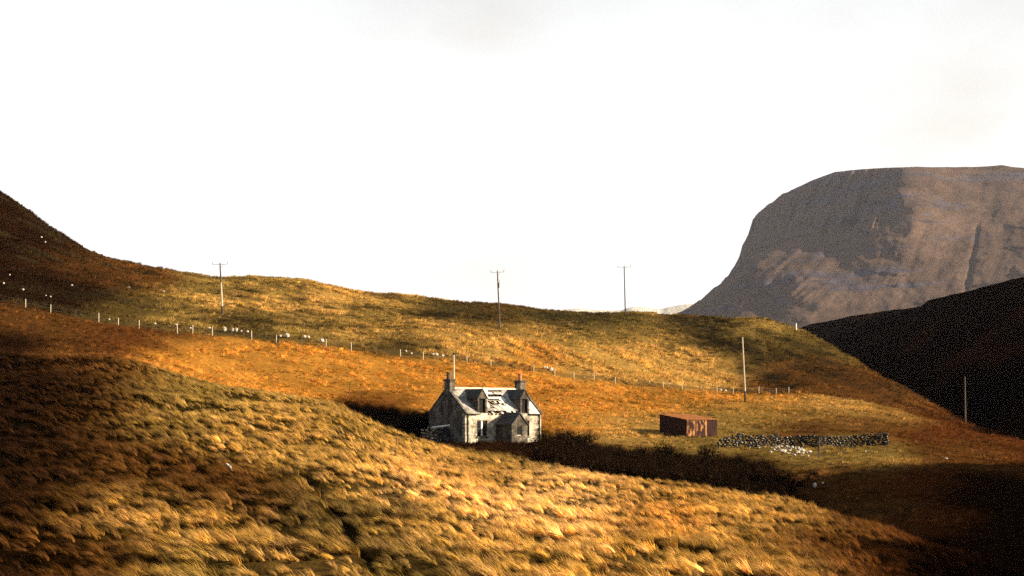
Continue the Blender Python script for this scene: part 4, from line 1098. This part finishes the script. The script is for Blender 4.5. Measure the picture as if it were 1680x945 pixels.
# ------------------------------------------------------------------ thicket in the hollow
def thicket():
    rg = random.Random(44)
    V = []; Fc = []
    def strip(p, q, w):
        d = (q - p); s = Vector((-d.y, d.x, 0)) if abs(d.x) + abs(d.y) > 1e-4 else Vector((1, 0, 0))
        ang = rg.uniform(0, math.pi); s = Vector((math.cos(ang), math.sin(ang), 0)) * w
        o = len(V); V.extend([p - s, p + s, q + s * 0.4, q - s * 0.4]); Fc.append((o, o + 1, o + 2, o + 3))
    spots = []
    topy = [(876, 706), (900, 712), (960, 720), (1040, 734), (1100, 744), (1180, 750), (1240, 752), (1280, 758), (1325, 790)]
    boty = [(876, 752), (900, 766), (1000, 782), (1100, 796), (1200, 810), (1290, 826), (1325, 822)]
    tx = np.array(topy); bx = np.array(boty)
    for i in range(640):
        px = min(1345, rg.uniform(874, 1268) + abs(rg.gauss(0, 34)))
        a = np.interp(px, tx[:, 0], tx[:, 1]); b = np.interp(px, bx[:, 0], bx[:, 1])
        Yb = float(KN[2][0](np.array([px]))[0]); Yf = float(KN[4][0](np.array([px]))[0])
        t = rg.random()
        Y = Yb + 3 + (Yf - (3 if px < 980 else 12) - Yb - 3) * t
        x = (px - 840) / F * Y; z = gz(x, Y)
        htop = (HZ - (a + (b - a) * (1 - t) * 0.45)) / F * Y - z
        h = min(3.6, max(1.3, htop)) * rg.uniform(0.7, 1.2) * (1 - 0.62 * min(1, max(0, (px - 1210) / 110)))
        spots.append((x, Y, z, h))
    for x, Y, z, h in spots:
        base = Vector((x, Y, z - 0.1)); rad = 0.5 + 0.25 * h
        for j in range(22):
            an = rg.uniform(0, 6.283); sp = rg.uniform(0.1, 1.0) * rad
            tip = base + Vector((math.cos(an) * sp, math.sin(an) * sp, h * rg.uniform(0.65, 1.05)))
            mid = base.lerp(tip, 0.5) + Vector((math.cos(an), math.sin(an), 0)) * 0.12 * rad
            strip(base + Vector((math.cos(an), math.sin(an), 0)) * 0.12, mid, 0.028); strip(mid, tip, 0.018)
            for q in range(3):
                p = mid.lerp(tip, rg.random()); e = p + Vector((rg.uniform(-0.35, 0.35), rg.uniform(-0.35, 0.35), rg.uniform(0.15, 0.5)))
                strip(p, e, 0.014)
        for j in range(40):   # dead leaves and moss low in the bush
            p = base + Vector((rg.gauss(0, rad * 0.55), rg.gauss(0, rad * 0.55), h * rg.random() ** 1.3 * 0.7))
            a = Vector((rg.gauss(0, 1), rg.gauss(0, 1), rg.gauss(0, 1))).normalized() * 0.16; b = a.orthogonal().normalized() * 0.12
            o = len(V); V.extend([p - a, p + b, p + a, p - b]); Fc.append((o, o + 1, o + 2, o + 3))
    me = np_mesh('willow_thicket', np.array([tuple(v) for v in V]), np.array(Fc), 'bark', False)
    return tag(link('willow_thicket', me, None), 'dense dark leafless thicket filling the hollow right of the cottage', 'thicket', kind='stuff')
thicket()

# ------------------------------------------------------------------ grass
def tuft_proto(seed, blades, rad, l0, l1, w, lean, droop, spread):
    rg = np.random.default_rng(seed)
    V = []; T = []
    for i in range(blades):
        a = rg.uniform(0, 2 * np.pi); r = rad * np.sqrt(rg.random())
        b = np.array([r * np.cos(a), r * np.sin(a), -0.06])
        ln = rg.uniform(l0, l1)
        d = np.array([lean + spread * np.cos(a) * rg.random(), -0.25 * abs(lean) + spread * np.sin(a) * rg.random(), 1.0]); d /= np.linalg.norm(d)
        side = np.array([-np.sin(a + rg.normal(0, .6)), np.cos(a), 0]); side /= np.linalg.norm(side)
        p = b.copy(); dirv = d.copy(); o = len(V)
        for s in range(3):
            wd = w * (1.0, 0.8, 0.5)[s]
            V += [p - side * wd, p + side * wd]
            p = p + dirv * ln / 3
            dirv = dirv + np.array([lean * 0.35, -0.1 * abs(lean), -droop * (0.5 + rg.random())]); dirv /= np.linalg.norm(dirv)
        V += [p]
        T += [(o, o + 1, o + 3), (o, o + 3, o + 2), (o + 2, o + 3, o + 5), (o + 2, o + 5, o + 4), (o + 4, o + 5, o + 6)]
    return np.array(V), np.array(T)

def scatter(name, protos_args, x, Y, k, scl, rotz, tint, label):
    z, _ = terrain(x, Y)
    n = len(x)
    pv, pt = protos_args
    me = bpy.data.meshes.new(name)
    N0 = len(pv)
    co = np.concatenate([pv, np.stack([x, Y, z], -1)]).astype(np.float32)
    me.vertices.add(len(co)); me.vertices.foreach_set('co', co.ravel())
    me.loops.add(pt.size); me.loops.foreach_set('vertex_index', pt.ravel().astype(np.int32))
    me.polygons.add(len(pt)); me.polygons.foreach_set('loop_start', np.arange(0, pt.size, 3, dtype=np.int32)); me.polygons.foreach_set('loop_total', np.full(len(pt), 3, np.int32))
    me.update(calc_edges=True)
    me.materials.append(MAT['grass'])
    def attr(nm, ty, data, f):
        a = me.attributes.new(nm, ty, 'POINT'); a.data.foreach_set(f, np.ascontiguousarray(data, np.float32).ravel())
    flag = np.concatenate([np.zeros(N0), np.ones(n)]).astype(bool)
    a = me.attributes.new('spot', 'BOOLEAN', 'POINT'); a.data.foreach_set('value', flag)
    pad = lambda v, c: np.concatenate([np.zeros((N0, c)), v.reshape(n, c)])
    attr('scl', 'FLOAT', pad(scl, 1), 'value')
    attr('rot', 'FLOAT_VECTOR', pad(np.stack([RNG.normal(0, 0.12, n), RNG.normal(0, 0.12, n), rotz], -1), 3), 'vector')
    attr('tint', 'FLOAT_COLOR', np.concatenate([pad(tint, 3), np.ones((N0 + n, 1))], 1), 'color')
    ob = link(name, me, None)
    ng = bpy.data.node_groups.new(name, 'GeometryNodeTree')
    ng.interface.new_socket('Geometry', in_out='INPUT', socket_type='NodeSocketGeometry'); ng.interface.new_socket('Geometry', in_out='OUTPUT', socket_type='NodeSocketGeometry')
    nn = ng.nodes; ll = ng.links
    gi = nn.new('NodeGroupInput'); go = nn.new('NodeGroupOutput')
    def named(nm, ty):
        q = nn.new('GeometryNodeInputNamedAttribute'); q.data_type = ty; q.inputs['Name'].default_value = nm; return q.outputs['Attribute']
    sp = nn.new('GeometryNodeSeparateGeometry'); sp.domain = 'POINT'
    ll.new(gi.outputs[0], sp.inputs['Geometry']); ll.new(named('spot', 'BOOLEAN'), sp.inputs['Selection'])
    mp = nn.new('GeometryNodeMeshToPoints'); ll.new(sp.outputs['Selection'], mp.inputs['Mesh'])
    ip = nn.new('GeometryNodeInstanceOnPoints')
    ll.new(mp.outputs['Points'], ip.inputs['Points']); ll.new(sp.outputs['Inverted'], ip.inputs['Instance'])
    e2r = nn.new('FunctionNodeEulerToRotation'); ll.new(named('rot', 'FLOAT_VECTOR'), e2r.inputs[0]); ll.new(e2r.outputs[0], ip.inputs['Rotation'])
    ll.new(named('scl', 'FLOAT'), ip.inputs['Scale'])
    ll.new(ip.outputs[0], go.inputs[0])
    md = ob.modifiers.new('scatter', 'NODES'); md.node_group = ng
    return tag(ob, label, 'grass', kind='stuff')

def keep_off(x, Y):
    """no tufts inside the cottage, porch and shed"""
    lx = (x - HX) * HC + (Y - HY) * HS; ly = -(x - HX) * HS + (Y - HY) * HC
    inside = ((lx > -0.15) & (lx < L + 0.15) & (ly > -0.2) & (ly < W + 0.2)) | ((lx > PA - 0.1) & (lx < PB + 0.1) & (ly > -PD - 0.15) & (ly < 0.5))
    return ~inside

def field(n, ya, yb, ka, kb):
    Y = np.sqrt(RNG.uniform(ya * ya, yb * yb, n)); u = RNG.uniform(-90, 1770, n); x = (u - 840) / F * Y
    z, k = terrain(x, Y)
    ok = (k >= ka) & (k < kb) & keep_off(x, Y) & (groove_dist(x, Y) > 1.1)
    return x[ok], Y[ok], z[ok], k[ok]

def grow(name, n, ya, yb, ka, kb, protos, s0, s1, rsig, label, clump=6.0, bright=1.5, pat=0.55, dark=0.13, cut=0.02):
    x, Y, z, k = field(n, ya, yb, ka, kb)
    dens = fbm(x / clump, Y / clump, 401, 3)
    m = RNG.random(len(x)) < np.clip(0.62 + 0.9 * dens, 0.12, 1)
    m &= bank_shade(uof(x, Y), k, x, Y) < 0.5  # no tufts over the painted bank shade
    x, Y, z, k, dens = x[m], Y[m], z[m], k[m], dens[m]
    c = veg_shade(x, Y, z, k)
    c = c * RNG.lognormal(0, 0.28, len(x))[:, None] * bright
    c[:, 2] *= RNG.uniform(0.7, 1.3, len(x))
    nn_ = fbm(x / pat + 0.35 * Y / pat, Y / (pat * 1.25), 411, 3)          # pale tussocks standing among dark heather and moss
    mix_ = sstep(-0.12 - cut, 0.22 - cut, nn_)[:, None]
    c = c * (1.12 + 0.5 * nn_)[:, None] * mix_ + (1 - mix_) * (c * dark + np.array((0.006, 0.004, 0.001)))
    scl_f = 0.62 + 0.5 * mix_[:, 0]
    scl = RNG.uniform(s0, s1, len(x)) * (1 + 0.35 * dens) * scl_f
    rz = RNG.normal(0, rsig, len(x)) + 0.25
    idx = np.arange(len(x)) % len(protos)
    for i, pr in enumerate(protos):
        q = idx == i
        scatter(name, pr, x[q], Y[q], k[q], scl[q], rz[q], c[q], label)

TUSS = [tuft_proto(1, 64, 0.15, 0.45, 0.95, 0.015, -0.85, 0.20, 0.30), tuft_proto(2, 56, 0.13, 0.35, 0.85, 0.015, -0.65, 0.16, 0.42)]
MOOR = [tuft_proto(3, 34, 0.16, 0.22, 0.42, 0.018, 0.35, 0.18, 0.7), tuft_proto(4, 30, 0.14, 0.2, 0.45, 0.018, 0.25, 0.15, 0.8)]
FAR = [tuft_proto(5, 16, 0.18, 0.25, 0.5, 0.035, 0.3, 0.15, 0.8)]
grow('tussock_grass', 150000, 48, 182, 1.9, 4.6, TUSS, 0.5, 1.1, 0.40, 'wind-combed tussock grass on the near slope')
grow('moor_grass', 60000, 100, 305, 4.25, 7.02, MOOR, 0.7, 1.3, 0.8, 'short orange moor grass on the middle field', pat=1.1, dark=0.4, cut=0.25)
grow('hill_grass', 90000, 215, 420, 7.0, 10.2, FAR, 0.6, 1.5, 0.9, 'rough grass on the upper pasture', 9.0, pat=2.2, dark=0.3, cut=0.22)

# ------------------------------------------------------------------ haze
hz = MB()
hz.box(-9000, 9000, -600, 19000, -40, 1260)
hm = bpy.data.materials.new('haze'); hm.use_nodes = True
hn = hm.node_tree.nodes; hl = hm.node_tree.links; hn.clear()
ho = hn.new('ShaderNodeOutputMaterial'); hv = hn.new('ShaderNodeVolumePrincipled')
hv.inputs['Color'].default_value = (0.88, 0.88, 1.0, 1); hv.inputs['Density'].default_value = 1.0e-5; hv.inputs['Anisotropy'].default_value = 0.0
hl.new(hv.outputs[0], ho.inputs['Volume'])
MAT['haze'] = hm
tag(hz.build('haze', 'haze'), kind='stuff')
